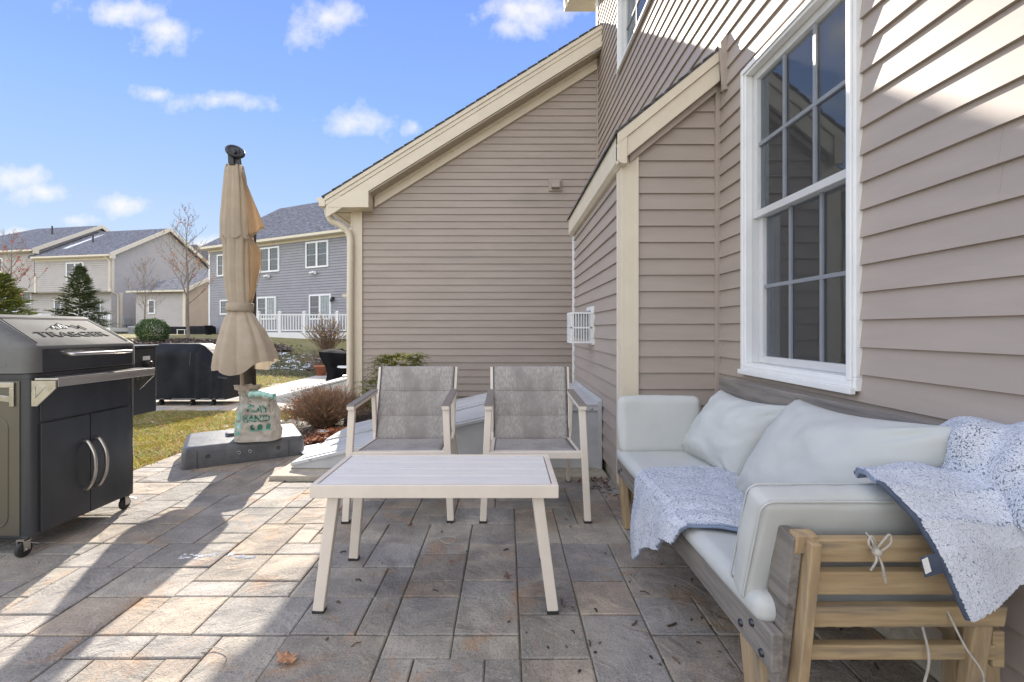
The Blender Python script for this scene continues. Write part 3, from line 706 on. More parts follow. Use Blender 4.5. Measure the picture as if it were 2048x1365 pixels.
# ------------------------------------------------------------------ sling chairs
def make_chair(cx, y0):
    t = thing('patio_chair', (cx, y0 + .35, 0), 'right one of two beige sling chairs with stained grey fabric, nearest the sofa', 'chair', 'sling chairs behind the coffee table')
    hw = .29
    for s in (-1, 1):
        mb = MB()       # front leg runs up to the armrest
        mb.beam((cx + s * (hw + .003), y0, .008), (cx + s * (hw - .026), y0 + .02, .636), .038, .028, (0, 1, 0)); mb.build('leg', M['beige_metal'], t, bevel=.004)
        mb = MB(); mb.beam((cx + s * (hw - .012), y0 + .70, .008), (cx + s * (hw - .03), y0 + .50, .40), .026, .038, (0, 1, 0))
        mb.beam((cx + s * (hw - .03), y0 + .50, .38), (cx + s * (hw - .028), y0 + .47, .65), .026, .036, (0, 1, 0)); mb.build('leg', M['beige_metal'], t, bevel=.004)
        mb = MB(); mb.beam((cx + s * (hw - .026), y0 - .014, .642), (cx + s * (hw - .026), y0 + .50, .665), .042, .022)
        ar = mb.build('armrest', M['beige_metal'], t, bevel=.003)
        mb = MB(); mb.beam((cx + s * (hw - .026), y0 - .016, .656), (cx + s * (hw - .026), y0 + .505, .679), .046, .008); mb.build('arm_cap', M['armrest'], ar, bevel=.003)
        mb = MB(); mb.box(cx + s * (hw + .003) - .022, cx + s * (hw + .003) + .022, y0 - .016, y0 + .016, 0, .012); mb.build('foot_cap', M['rubber'], t)
        mb = MB(); mb.box(cx + s * (hw - .012) - .015, cx + s * (hw - .012) + .015, y0 + .68, y0 + .722, 0, .012); mb.build('foot_cap', M['rubber'], t)
    mb = MB()
    mb.box(cx - hw + .03, cx + hw - .03, y0 + .0, y0 + .035, .355, .395)
    mb.beam((cx - hw + .05, y0 + .52, .33), (cx + hw - .05, y0 + .52, .33), .03, .025)
    for s in (-1, 1):
        pts = [(cx + s * .245, y0 + .036, .375), (cx + s * .245, y0 + .46, .352)]
        mb.beam(pts[0], pts[1], .024, .034)
        mb.beam((cx + s * .255, y0 + .475, .345), (cx + s * .265, y0 + .665, .815), .022, .032, (0, 1, 0))
    mb.build('seat_frame', M['beige_metal'], t, bevel=.004)
    def padf(u, v, side):
        x = cx - .232 + .464 * u
        z = .386 - .028 * v + side; y = y0 + .045 + .41 * v
        z -= .006 * math.sin(math.pi * u) * math.sin(math.pi * v)
        return (x, y, z)
    mb = MB(); mb.grid(lambda u, v: padf(u, v, 0), 16, 14); mb.build('seat', M['sling'], t, solid=.014)
    mb = MB()
    def bf(u, v):
        q = (v * 3) % 1.0; pad = .011 * (math.sin(math.pi * q) ** .5) * min(1, 6 * u, 6 * (1 - u)) if 0 < v < 1 else 0
        wdt = .244 + .010 * v
        return (cx - wdt + 2 * wdt * u, y0 + .462 + .192 * v - pad - .008 * math.sin(math.pi * u) * -1, .352 + .468 * v)
    mb.grid(bf, 24, 48); bk_ = mb.build('backrest', M['sling'], t, solid=.012)
    for k in (1, 2):
        mb = MB(); v = k / 3; mb.tube([(cx - .235, y0 + .462 + .192 * v - .008, .352 + .468 * v), (cx + .235, y0 + .462 + .192 * v - .008, .352 + .468 * v)], .0016, 5); mb.build('seam', M['sling'], bk_)
    for s in (-1, 1):
        mb = MB(); mb.tube([(cx + s * .2325, y0 + .045, .392), (cx + s * .2325, y0 + .44, .366), (cx + s * .2445, y0 + .452, .366), (cx + s * .2545, y0 + .644, .822)], .0033, 6); mb.build('edge_piping', M['piping'], t)
    return t
ch = make_chair(.1625, 2.58)
c2_ = copy_tree(ch, None, (-.776, .0, 0)); tag(c2_, 'left one of two beige sling chairs with stained grey fabric, before the golden shrub')
c2_.rotation_euler.z = R(1.2)

# ------------------------------------------------------------------ coffee table
ct = thing('coffee_table', (-.26, 1.92, 0), 'low beige metal coffee table with slatted top in front of the two chairs', 'table')
TX0, TX1, TY0, TY1, TZ = -.725, .192, 1.69, 2.115, .508
mb = MB()
mb.box(TX0, TX1, TY0, TY0 + .022, TZ - .048, TZ); mb.box(TX0, TX1, TY1 - .022, TY1, TZ - .048, TZ)
mb.box(TX0, TX0 + .022, TY0 + .0225, TY1 - .0225, TZ - .048, TZ); mb.box(TX1 - .022, TX1, TY0 + .0225, TY1 - .0225, TZ - .048, TZ)
mb.build('table_frame', M['beige_metal'], ct, bevel=.003)
mb = MB(); n = 4; w = (TY1 - TY0 - .05) / n
for k in range(n): mb.box(TX0 + .026, TX1 - .026, TY0 + .025 + k * w + .0015, TY0 + .025 + (k + 1) * w - .0015, TZ - .014, TZ - .002)
mb.build('tabletop', M['table_slat'], ct, bevel=.0015)
mb = MB(); mb.box(TX0 + .03, TX1 - .03, TY0 + .03, TY1 - .03, TZ - .03, TZ - .02); mb.build('under_tray', M['rubber'], ct)
for sx in (0, 1):
    for sy in (0, 1):
        top = (TX0 + .075 if sx == 0 else TX1 - .075, TY0 + .05 if sy == 0 else TY1 - .05, TZ - .049)
        bot = (TX0 + .008 if sx == 0 else TX1 - .015, TY0 + .072 if sy == 0 else TY1 + .05, .01)
        mb = MB(); mb.beam(bot, top, .042, .032, (0, 1, 0)); lg = mb.build('leg', M['beige_metal'], ct, bevel=.003)
        mb = MB(); mb.box(bot[0] - .022, bot[0] + .022, bot[1] - .017, bot[1] + .017, 0, .012); mb.build('foot_cap', M['rubber'], lg)

# ------------------------------------------------------------------ sofa
so = thing('daybed_sofa', (.95, 1.85, 0), 'weathered wooden sofa with slatted fold-out arms against the window wall', 'sofa')
XF, XK = .64, 1.20
mb = MB(); mb.beam((XF, 1.085, .315), (XF, 2.60, .315), .030, .095); rail = mb.build('front_rail', M['wood_grey'], so, bevel=.004)
for (y, z) in [(1.17, .335), (1.225, .30), (1.125, .29), (2.50, .32), (2.54, .30)]:
    mb = MB(); mb.lathe((XF - .016, y, z), [(0, -.006), (.009, -.004), (.010, .001)], 10, 'X'); mb.build('bolt', M['dark_steel'], rail)
mb = MB(); mb.beam((XK, 1.12, .30), (XK, 2.60, .30), .030, .09); mb.build('back_rail', M['wood'], so, bevel=.004)
mb = MB(); mb.beam((1.222, 1.0, .745), (1.222, 2.63, .745), .026, .135, col=None); mb.build('backrest_board', M['wood_grey'], so, bevel=.01)
mb = MB(); mb.beam((1.215, 1.05, .56), (1.215, 2.6, .56), .024, .11); mb.build('backrest_board', M['wood_grey'], so, bevel=.006)
mb = MB()
for k in range(8):
    x = XF + .05 + k * .066; mb.box(x, x + .045, 1.15, 2.57, .335, .352)
mb.build('seat_slats', M['wood'], so, bevel=.002)
for y in (1.21, 2.55):
    # front leg, back leg pair, low stretcher
    mb = MB(); mb.beam((XF + .018, y - .03, 0), (XF + .002, y - .01, .27), .032, .075, (0, 1, 0)); mb.build('leg', M['wood_v'], so, bevel=.003)
    mb = MB(); mb.beam((1.17, y - .02, 0), (1.165, y - .02, .56), .05, .036, (0, 1, 0)); mb.build('leg', M['wood_v'], so, bevel=.003)
    mb = MB(); mb.beam((1.258, y - .01, 0), (1.232, y - .01, .80), .04, .034, (0, 1, 0)); mb.build('leg', M['wood_v'], so, bevel=.003)
    if y > 2: mb = MB(); mb.beam((XF + .045, y - .01, .16), (1.15, y - .01, .16), .022, .05); mb.build('stretcher', M['wood'], so, bevel=.003)
# fold-out arms: near one leans towards the camera, far one away
def arm(yb, s):
    yt = yb + s * .06
    fr = MB(); fr.beam((XF + .031, yb + .020, .20), (XF + .031, yt + .014, .605), .026, .074, (0, 1, 0)); a = fr.build('arm_post', M['wood_grey'], so, bevel=.004)
    p = MB(); p.beam((XF + .059, yb - .004 + s * .010, .09), (XF + .059, yt + s * .022, .60), .024, .050, (0, 1, 0)); p.build('arm_post', M['wood_v'], so, bevel=.003)
    p = MB(); p.beam((1.135, yb + s * .004, .14), (1.135, yt + s * .004, .60), .045, .026, (0, 1, 0)); p.build('arm_post', M['wood_v'], so, bevel=.003)
    for (z, h) in ((.573, .056), (.492, .058), (.406, .052)):
        f = (z - .2) / .4; m_ = MB(); m_.beam((XF + .069, yb + s * (.06 * f + .018), z), (1.175, yb + s * (.06 * f + .018), z), .022, h, (0, s * .15, 1)); m_.build('arm_slat', M['wood'], so, bevel=.003)
    m_ = MB(); m_.box(XF + .069, 1.19, yb - .012 + s * .012, yb + .012 + s * .012, .278, .314); m_.build('arm_slat', M['wood'], so, bevel=.003)
arm(1.14, -1); arm(2.62, 1)
p = MB(); p.beam((XF + .05, 1.075, .565), (XF + .05, 1.068, .61), .05, .03, (0, 1, 0)); p.build('arm_block', M['wood_v'], so, bevel=.003)

def rounded_box(name, cx, cy, cz, hx, hy, hz, r, material, seed=0, puff=.012, M4=None, wr=.004, label=None, n=22):
    """soft box cushion: superellipsoid grid projected, local coordinates then matrix"""
    mb = MB(); M4 = M4 or Matrix.Identity(4)
    faces = []
    def P(p):
        x, y, z = p
        q = Vector((max(-hx + r, min(hx - r, x * hx)), max(-hy + r, min(hy - r, y * hy)), max(-hz + r, min(hz - r, z * hz))))
        full = Vector((x * hx, y * hy, z * hz)); d = full - q
        if d.length > 1e-9: full = q + d.normalized() * r
        b = puff * (1 - abs(x) ** 3) * (1 - abs(y) ** 3) * (1 - abs(z) ** 3) ** 0
        pf = Vector((puff * (1 - y * y) * (1 - z * z) * (1 if x > .999 else -1 if x < -.999 else 0), puff * (1 - x * x) * (1 - z * z) * (1 if y > .999 else -1 if y < -.999 else 0),
                     puff * (1 - x * x) * (1 - y * y) * (1 if z > .999 else -1 if z < -.999 else 0)))
        nn = noise.noise(full * 7 + Vector((seed, seed * 2, 0))) * wr + noise.noise(Vector((full.x * 20, full.y * 20, full.z * 9 + seed))) * wr * .5
        dirn = full.normalized()
        return M4 @ (full + pf + dirn * nn) + Vector((cx, cy, cz))
    dims = (hx, hy, hz); L = 2 * max(dims)
    def cnt(h): return max(6, int(n * 2 * h / L))
    def seq(h):     # denser near the rounded edges
        m = cnt(h); e = r / h
        return [-1, -1 + e * .35, -1 + e * .7] + [(-1 + e) + (2 - 2 * e) * i / m for i in range(m + 1)] + [1 - e * .7, 1 - e * .35, 1]
    sx, sy, sz = seq(hx), seq(hy), seq(hz)
    for ax in range(3):
        A_, B_ = [(sy, sz), (sz, sx), (sx, sy)][ax]
        for sgn in (-1, 1):
            vs = []
            for b in B_:
                for a in A_:
                    p = [0, 0, 0]; p[ax] = sgn; p[(ax + 1) % 3] = a; p[(ax + 2) % 3] = b; vs.append(P(p))
            k = len(A_)
            fs = [(j * k + i, j * k + i + 1, (j + 1) * k + i + 1, (j + 1) * k + i) for j in range(len(B_) - 1) for i in range(k - 1)]
            if sgn < 0: fs = [tuple(reversed(f)) for f in fs]
            mb.add(vs, fs, smooth=True)
    return mb
def rot(ax, deg): return Matrix.Rotation(R(deg), 4, ax)
# seat cushion
mb = rounded_box('seat', .885, 1.86, .385, .27, .735, .036, .03, None, 3, .01, wr=.006, n=50)
o = mb.build('seat_cushion', M['cushion'], origin=(.885, 1.86, .35), weld=True); tag(o, 'long flat off-white seat cushion lying on the wooden sofa', 'cushion')
mb = rounded_box('a', .845, 2.545, .555, .225, .045, .155, .035, None, 5, .008, rot('X', -7), wr=.004, n=30)
o = mb.build('arm_cushion', M['cushion'], origin=(.87, 2.5, .4), weld=True); tag(o, 'off-white cushion upright against the far sofa arm', 'cushion')
CN = (.885, 1.178, .532)
mb = rounded_box('a', *CN, .275, .038, .155, .020, None, 8, .009, rot('X', 18), wr=.007, n=34)
nc = mb.build('arm_cushion', M['cushion'], origin=(.9, 1.14, .4), weld=True); tag(nc, 'off-white cushion tied to the near sofa arm above the bare slats', 'cushion')
def piping(parent, c, hx, hy, hz, M4, r=.0028, ins=.004):
    for sy in (-1, 1):
        q = rrect_(hx - ins, hz - ins, .03); pts = [M4 @ Vector((a, sy * (hy - .004), b)) + Vector(c) for a, b in q]; pts.append(pts[0])
        m_ = MB(); m_.tube(pts, r, 6, cap=False); m_.build('piping', M['cushion'], parent)
def rrect_(hx, hz, r, n=6):
    out = []
    for (cx, cz, a0) in ((hx - r, -hz + r, -90), (hx - r, hz - r, 0), (-hx + r, hz - r, 90), (-hx + r, -hz + r, 180)):
        for k in range(n + 1): a = R(a0 + 90 * k / n); out.append((cx + r * math.cos(a), cz + r * math.sin(a)))
    return out
piping(nc, CN, .279, .038, .159, rot('X', 18))
mb = MB()
def bow(mb, c, s):
    for k, (dx, dz) in enumerate(((-.028, .055), (.030, .06))):
        pts = [c, c + Vector((dx * .5 * s, -.012, dz * .7 * s)), c + Vector((dx * s, -.014, dz * s)), c + Vector((dx * 1.15 * s, -.012, dz * .5 * s)), c + Vector((0, -.006, -.004))]
        mb.tube(curve(pts, 5), .0026, 6)
    for (dx, dz) in ((-.022, -.055), (.025, -.095), (.018, -.075)):
        mb.tube(curve([c, c + Vector((dx * .4 * s, -.012, dz * .4 * s)), c + Vector((dx * s, -.008, dz * s))], 5), .0026, 6)
    mb.lathe(c + Vector((0, -.006, 0)), [(0, -.01), (.010, -.004), (.010, .005), (0, .01)], 10, 'Z')
bow(mb, Vector((.833, 1.040, .58)), .72)
mb.tube(curve([(.833, 1.040, .58), (.834, 1.05, .60), (.84, 1.075, .605)], 4), .0026, 6)
mb.build('tie', M['cord'], nc)
mb = MB(); mb.tube(curve([(1.035, 1.08, .42), (1.042, 1.045, .36), (1.07, 1.035, .31), (1.082, 1.04, .25), (1.092, 1.03, .16), (1.11, 1.03, .07)], 6), .0026, 6)
mb.tube(curve([(1.0, 1.12, .40), (1.01, 1.10, .30), (.995, 1.10, .22)], 6), .0032, 6); mb.build('tie', M['cord'], nc)

def pillow(name, label, Pc, U, V, T, seed, wu=0.0):
    """U, V half-size vectors, T thickness half"""
    Pc, U, V = Vector(Pc), Vector(U), Vector(V); N = U.cross(V).normalized()
    mb = MB(); n = 44
    def f(side):
        def g(a, b):
            u, v = a * 2 - 1, b * 2 - 1
            # ears: edges bow inwards between the corners
            uu_ = u * (1 - .075 * (1 - v * v)); vv_ = v * (1 - .13 * (1 - u * u))
            th = T * (max(0, (1 - abs(u) ** 2.6)) ** .55) * (max(0, (1 - abs(v) ** 2.6)) ** .55)
            edge = (1 - max(abs(u), abs(v)))
            w = noise.noise(Vector((u * 2.2 + seed, v * 2.2, side * 3))) * .016 + noise.noise(Vector((u * 6 + seed, v * 5, side * 5))) * .004
            # radiating creases from the corners
            cr = 0
            for (cu, cv) in ((1, 1), (-1, 1), (1, -1), (-1, -1)):
                dd = math.hypot(u - cu, v - cv); ang = math.atan2(v - cv, u - cu)
                cr += math.sin(ang * 11 + seed) * .009 * math.exp(-((dd - .30) / .2) ** 2)
            k = min(1, edge * 5)
            return Pc + U * uu_ + V * vv_ + N * (side * (th + (w + cr) * k))
        return g
    mb.grid(f(1), n, n); mb.grid(f(-1), n, n)
    o = mb.build(name, M['cushion'], origin=(Pc.x, Pc.y, .42), weld=True); tag(o, label, 'pillow'); return o
p1 = pillow('throw_pillow', 'smaller off-white back pillow beside the far arm cushion', (1.075, 2.23, .578), (0.02, -.30, .005), (.085, -.075, .19), .105, 1.0)
p2 = pillow('throw_pillow', 'large creased off-white back pillow in the middle of the sofa', (1.06, 1.535, .612), (.022, -.325, .012), (.10, -.055, .212), .135, 4.3)

# sherpa blankets: surface + thousands of curled tufts
def sherpa(name, label, fn, nu, nv, ntuft, seed, loc, ln=.014, den=None, thick=.012, sg=1):
    rs = random.Random(seed); root = MB()
    root.grid(fn, nu, nv, col=(.22, .28, .42))
    o = root.build(name, M['sherpa'], origin=loc, solid=thick); tag(o, label, 'blanket')
    P = {}
    mb = MB()
    for k in range(ntuft):
        u, v = rs.random(), rs.random(); e = .004
        p = Vector(fn(u, v)); du = Vector(fn(min(1, u + e), v)) - Vector(fn(max(0, u - e), v)); dv = Vector(fn(u, min(1, v + e))) - Vector(fn(u, max(0, v - e)))
        nrm = du.cross(dv)
        if nrm.length < 1e-12: continue
        nrm.normalize(); nrm = nrm * sg
        if den and rs.random() > den(u, v): continue
        # low elongated curls following a swirled nap
        a = 6.28 * (noise.noise(p * 26) * 1.4 + .5 + rs.uniform(-.08, .08)); t1 = du.normalized(); t2 = nrm.cross(t1)
        lean = t1 * math.cos(a) + t2 * math.sin(a); side = nrm.cross(lean).normalized()
        l = ln * rs.uniform(.6, 1.2) * .62; w = ln * rs.uniform(.20, .34); b0 = p + nrm * (thick * .5 - .001); hh = nrm * ln * rs.uniform(.30, .55)
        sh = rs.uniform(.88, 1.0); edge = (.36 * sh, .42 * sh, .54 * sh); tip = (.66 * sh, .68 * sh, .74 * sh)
        e0_, e1_, s0_, s1_ = b0 - lean * l, b0 + lean * l, b0 - side * w, b0 + side * w; tp_ = b0 + hh
        i0, i1 = b0 + hh - lean * l * .55, b0 + hh + lean * l * .55
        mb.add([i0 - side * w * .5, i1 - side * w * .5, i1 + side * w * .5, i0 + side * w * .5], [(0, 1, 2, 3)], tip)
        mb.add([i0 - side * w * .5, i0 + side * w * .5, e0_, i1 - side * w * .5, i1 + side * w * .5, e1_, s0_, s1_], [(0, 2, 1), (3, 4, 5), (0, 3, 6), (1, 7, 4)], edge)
    mb.build('fleece', M['sherpa'], o)
    return o
def seg(pts, t):        # polyline point at t in 0..1 by length
    L = [0]
    for a, b in zip(pts, pts[1:]): L.append(L[-1] + (Vector(b) - Vector(a)).length)
    s = t * L[-1]
    for i in range(len(pts) - 1):
        if s <= L[i + 1] or i == len(pts) - 2:
            q = (s - L[i]) / max(1e-9, L[i + 1] - L[i]); return Vector(pts[i]).lerp(Vector(pts[i + 1]), q)
# blanket 1: from the back of the seat over the front rail
ZT = .437
def bl1(u, v):
    # u across the seat (0 = back, 1 = hem in front), v along the sofa (0 far, 1 near)
    yf = 2.30 - .0 * u; yn = 1.66 + .03 * u
    y0_ = seg([(0, 2.10, 0), (0, 2.14, 0), (0, 2.12, 0), (0, 2.04, 0), (0, 1.97, 0)], u).y
    y1_ = seg([(0, 1.38, 0), (0, 1.36, 0), (0, 1.36, 0), (0, 1.45, 0), (0, 1.55, 0)], u).y
    y = y0_ + (y1_ - y0_) * v
    hem = .015 + .27 * (1 - v) ** 1.15 + .012 * math.sin(v * 14)
    prof = [(1.0, 0, ZT - .004), (.70, 0, ZT), (.615, 0, ZT - .002), (.590, 0, ZT - .022), (.580, 0, ZT - .05), (.575 - .02 * (1 - v), 0, ZT - .05 - hem)]
    p = seg(prof, u)
    fold = .010 * math.sin(v * 19 + 2.2 * u) * smooth(.1, .9, u) + .012 * noise.noise(Vector((u * 4, v * 5, 2)))
    over = smooth(.62, .80, u)
    return (p.x - over * (abs(fold) + .014 * math.sin(v * 9)), y + fold * .5, p.z + (1 - over) * (abs(fold) + .004))
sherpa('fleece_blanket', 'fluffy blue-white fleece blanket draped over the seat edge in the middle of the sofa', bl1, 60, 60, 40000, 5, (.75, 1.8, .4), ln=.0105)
# blanket 2: over the near arm's outer end and the sofa back corner
def bl2(u, v):
    # v: from the far top lump over the arm cushion down the outside ; u: from free diagonal edge (0) to beyond frame (1)
    xl = .835 + .33 * v ** 1.15 * .0
    top = [(0, 1.225, .690), (0, 1.20, .708), (0, 1.15, .716), (0, 1.075, .700), (0, 1.02, .65), (0, 1.005, .59), (0, 1.0, .53), (0, .995, .462)]
    p = seg(top, v)
    left = seg([(.93, 0, 0), (.90, 0, 0), (.875, 0, 0), (.875, 0, 0), (.905, 0, 0), (.935, 0, 0), (.955, 0, 0), (.985, 0, 0)], v).x
    x = left + (1.42 - left) * u
    dz = smooth(.15, .75, u) * .035 * (1 - smooth(.4, .8, v)) 
    zz = p.z + dz + .016 * math.sin(u * 9 + v * 3) * (1 - v * .5) + .012 * noise.noise(Vector((u * 5, v * 4, 9)))
    if v > .5: zz += (v - .5) * 2 * (.17 * u + .02 * abs(math.sin(u * 7)))
    yy = p.y - .018 * math.sin(u * 11 + 1) * smooth(.4, 1, v) - .015 * u
    return (x, yy, zz)
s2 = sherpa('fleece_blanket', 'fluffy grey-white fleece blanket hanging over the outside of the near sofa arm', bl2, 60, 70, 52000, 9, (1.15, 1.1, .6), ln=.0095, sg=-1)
mb = MB(); mb.tube([Vector(bl2(0.0, t / 40)) + Vector((-.004, -.002, .002)) for t in range(14, 41)], .0065, 8); mb.build('binding', M['blanket_back'], s2)
tp = Vector(bl2(0.0, .74))
mb = MB(); mb.obox(tp + Vector((-.022, -.004, -.005)), (.024, 0, .006), (0, .0015, 0), (.005, 0, -.021)); cl = mb.build('care_tag', M['blanket_back'], s2)
mb = MB(); mb.obox(tp + Vector((-.040, -.0065, -.006)), (.006, 0, .003), (0, .0008, 0), (.004, 0, -.015)); mb.build('tag_strip', M['label_white'], cl)
def bl3(u, v):          # lump in the sofa's back corner
    a = (u - .5) * 3.0; 
    x = 1.255 - .125 * math.cos(math.pi * (1 - v)) ; z = .64 + .205 * math.sin(math.pi * v) ** .7 * math.cos(a * .48) ** .8
    y = 1.12 - .17 * (u - .5) * 2
    nn = noise.noise(Vector((u * 4, v * 4, 3))) * .03
    return (x - nn, y, z + nn)
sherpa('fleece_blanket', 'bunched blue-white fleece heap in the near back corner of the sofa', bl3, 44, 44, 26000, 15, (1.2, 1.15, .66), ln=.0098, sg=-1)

# ------------------------------------------------------------------ pellet grill
GX, GY0, GY1 = -2.27, 2.19, 2.82
gl = thing('pellet_grill', (-2.6, 2.5, 0), 'large dark steel pellet grill with lid, front shelf and double doors', 'grill')
def rrect(x0, x1, y0, y1, r, z, n=6):
    out = []
    for (cx, cy, a0) in ((x1 - r, y0 + r, -90), (x1 - r, y1 - r, 0), (x0 + r, y1 - r, 90), (x0 + r, y0 + r, 180)):
        for k in range(n + 1):
            a = R(a0 + 90 * k / n); out.append((cx + r * math.cos(a), cy + r * math.sin(a), z))
    return out
def loft(mb, rings, capb=True, capt=True, smooth=True):
    n = len(rings[0]); vs = [p for r_ in rings for p in r_]
    fs = [(i * n + k, i * n + (k + 1) % n, (i + 1) * n + (k + 1) % n, (i + 1) * n + k) for i in range(len(rings) - 1) for k in range(n)]
    mb.add(vs, fs, smooth=smooth)
    if capb: mb.add(rings[0], [tuple(range(n - 1, -1, -1))])
    if capt: mb.add(rings[-1], [tuple(range(n))])
mb = MB(); loft(mb, [rrect(GX - .62, GX, GY0, GY1, .035, z) for z in (.088, .845)]); body = mb.build('body', M['dark_steel'], gl)
mb = MB(); mb.box(GX - .55, GX - .045, GY0 - .004, GY0 - .0005, .10, .835); mb.build('side_panel', M['side_steel'], gl, bevel=.002)
mb = MB(); pr = rrect(GX - .50, GX - .10, 0, .52, .05, 0)
mb.tube([(p[0], GY0 - .004, .14 + p[1]) for p in pr] + [(pr[0][0], GY0 - .004, .14 + pr[0][1])], .0035, 5); mb.build('pressed_rib', M['side_steel'], gl)
# rim and lid
mb = MB(); loft(mb, [rrect(GX - .625, GX + .006, GY0 - .006, GY1 + .004, .04, z) for z in (.846, .868)]); mb.build('rim', M['dark_steel'], gl)
mb = MB(); mb.box(GX + .0005, GX + .004, GY0 + .24, GY0 + .243, .85, .865)
LZ0, LZ1, LZ2 = .872, 1.003, 1.158
lid_r = [rrect(GX - .625, GX + .010, GY0 - .012, GY1 + .006, .045, LZ0), rrect(GX - .625, GX + .008, GY0 - .010, GY1 + .005, .045, LZ1 - .012), rrect(GX - .625, GX + .002, GY0 - .006, GY1 + .001, .045, LZ1),
         rrect(GX - .60, GX - .262, GY0 + .035, GY1 - .01, .05, LZ2 - .008), rrect(GX - .60, GX - .275, GY0 + .045, GY1 - .02, .05, LZ2)]
mb = MB(); loft(mb, lid_r); lid = mb.build('lid', M['lid_steel'], gl)
mb = MB()      # dark front band of the lid
mb.box(GX + .0095, GX + .0125, GY0 + .05, GY1 - .045, LZ0 + .004, LZ1 - .016); mb.build('front_band', M['dark_steel'], lid, bevel=.001)
# groove lines on the slope
def onslope(a, t, lift=.002):     # a along Y 0..1, t up the slope 0..1
    p = Vector((GX + .0, GY0 + .03 + (GY1 - GY0 - .06) * a, LZ1 + .002)); q = Vector((GX - .262, GY0 + .07 + (GY1 - GY0 - .11) * a, LZ2 - .006))
    nrm = Vector((LZ2 - LZ1, 0, .262)).normalized(); return p.lerp(q, t) + nrm * lift
mb = MB(); mb.tube([onslope(0.03, .06), onslope(.03, .92), onslope(.97, .92), onslope(.97, .06)], .0022, 5); mb.build('groove', M['emboss'], lid)
def text_mesh(name, body, size, material, parent, frame, extrude=.001, bold=.0, sx=1.0, shear=0.0, off=.0):
    cu = bpy.data.curves.new(name, 'FONT'); cu.body = body; cu.size = size; cu.extrude = extrude; cu.align_x = 'CENTER'; cu.align_y = 'CENTER'; cu.shear = shear; cu.offset = bold
    to = bpy.data.objects.new('tmp', cu); COL.objects.link(to); dg = bpy.context.evaluated_depsgraph_get(); dg.update()
    me = bpy.data.meshes.new_from_object(to.evaluated_get(dg)); bpy.data.objects.remove(to); 
    mb = MB(); vs = [frame(v.co.x * sx, v.co.y, v.co.z + off) for v in me.vertices]; mb.add(vs, [tuple(p.vertices) for p in me.polygons]); bpy.data.meshes.remove(me)
    return mb.build(name, material, parent)
def slope_frame(x, y, z):    # x along +Y (reads left to right from the camera side), y up the slope
    o_ = onslope(.50 + x / (GY1 - GY0 - .06), .34 + y / .30, .0012 + z); return o_
text_mesh('lettering', 'TRAEGER', .070, M['emboss'], lid, slope_frame, .0012, bold=.0001, sx=1.4)
mb = MB()
def mp(x, y): return slope_frame(x, y, .001)
for a, b in [((-.11, .055), (-.05, .095)), ((-.05, .095), (-.03, .085)), ((-.03, .085), (.0, .12)), ((.0, .12), (.05, .085)), ((.05, .085), (.07, .10)), ((.07, .10), (.10, .07)), ((.10, .07), (.115, .10)), ((.115, .10), (.13, .055))]:
    mb.tube([mp(*a), mp(*b)], .002, 5)
mb.build('mountain_mark', M['emboss'], lid)
mb = MB()
for a, b in [((-.055, .088), (-.06, .065)), ((-.04, .085), (-.035, .06)), ((-.01, .10), (-.02, .065)), ((.0, .112), (.005, .07)), ((.02, .10), (.022, .068))]: mb.tube([mp(*a), mp(*b)], .0022, 5)
mb.build('mountain_snow', M['label_white'], lid)
# left end relief of the lid
mb = MB(); mb.tube([(GX - .42, GY0 - .010, .905), (GX - .10, GY0 - .010, .905), (GX - .10, GY0 - .008, .965), (GX - .20, GY0 + .006, 1.03), (GX - .42, GY0 + .018, 1.085)], .003, 5); mb.build('groove', M['lid_steel'], lid)
mb = MB(); hz = .955
mb.tube(curve([(GX + .012, GY0 + .16, hz), (GX + .05, GY0 + .165, hz), (GX + .062, GY0 + .20, hz), (GX + .066, (GY0 + GY1) / 2 + .02, hz), (GX + .062, GY1 - .14, hz), (GX + .05, GY1 - .105, hz), (GX + .012, GY1 - .10, hz)], 6), .0095, 12)
mb.build('lid_handle', M['steel'], lid)
# front shelf with two gusset brackets
SX = GX + .125
mb = MB(); mb.box(GX + .012, SX, GY0 + .01, GY1 - .01, .838, .848); mb.box(SX - .004, SX, GY0 + .012, GY1 - .012, .806, .838); sh = mb.build('front_shelf', M['steel'], gl, bevel=.004)
for y in (GY0 + .004, GY1 - .014):
    mb = MB(); mb.prism([(GX + .004, y, .836), (SX - .006, y, .836), (SX - .006, y, .80), (GX + .03, y, .715), (GX + .004, y, .715)], (0, .005, 0))
    mb.tube([(GX + .022, y - .001, .81), (GX + .07, y - .001, .81), (GX + .022, y - .001, .755), (GX + .022, y - .001, .81)], .0018, 5)
    mb.build('bracket', M['steel'], sh)
# side bracket
mb = MB(); y = GY0 - .006; bx = GX - .065
mb.prism([(bx - .42, y, .83), (bx, y, .83), (bx, y, .805), (bx - .42, y, .805)], (0, -.006, 0)); mb.prism([(bx - .022, y, .805), (bx, y, .805), (bx, y, .715), (bx - .022, y, .715)], (0, -.006, 0))
mb.prism([(bx - .022, y, .735), (bx - .022, y, .765), (bx - .30, y, .800), (bx - .42, y, .800), (bx - .42, y, .785), (bx - .16, y, .755)][:6], (0, -.006, 0)); mb.build('side_bracket', M['steel'], gl, bevel=.002)
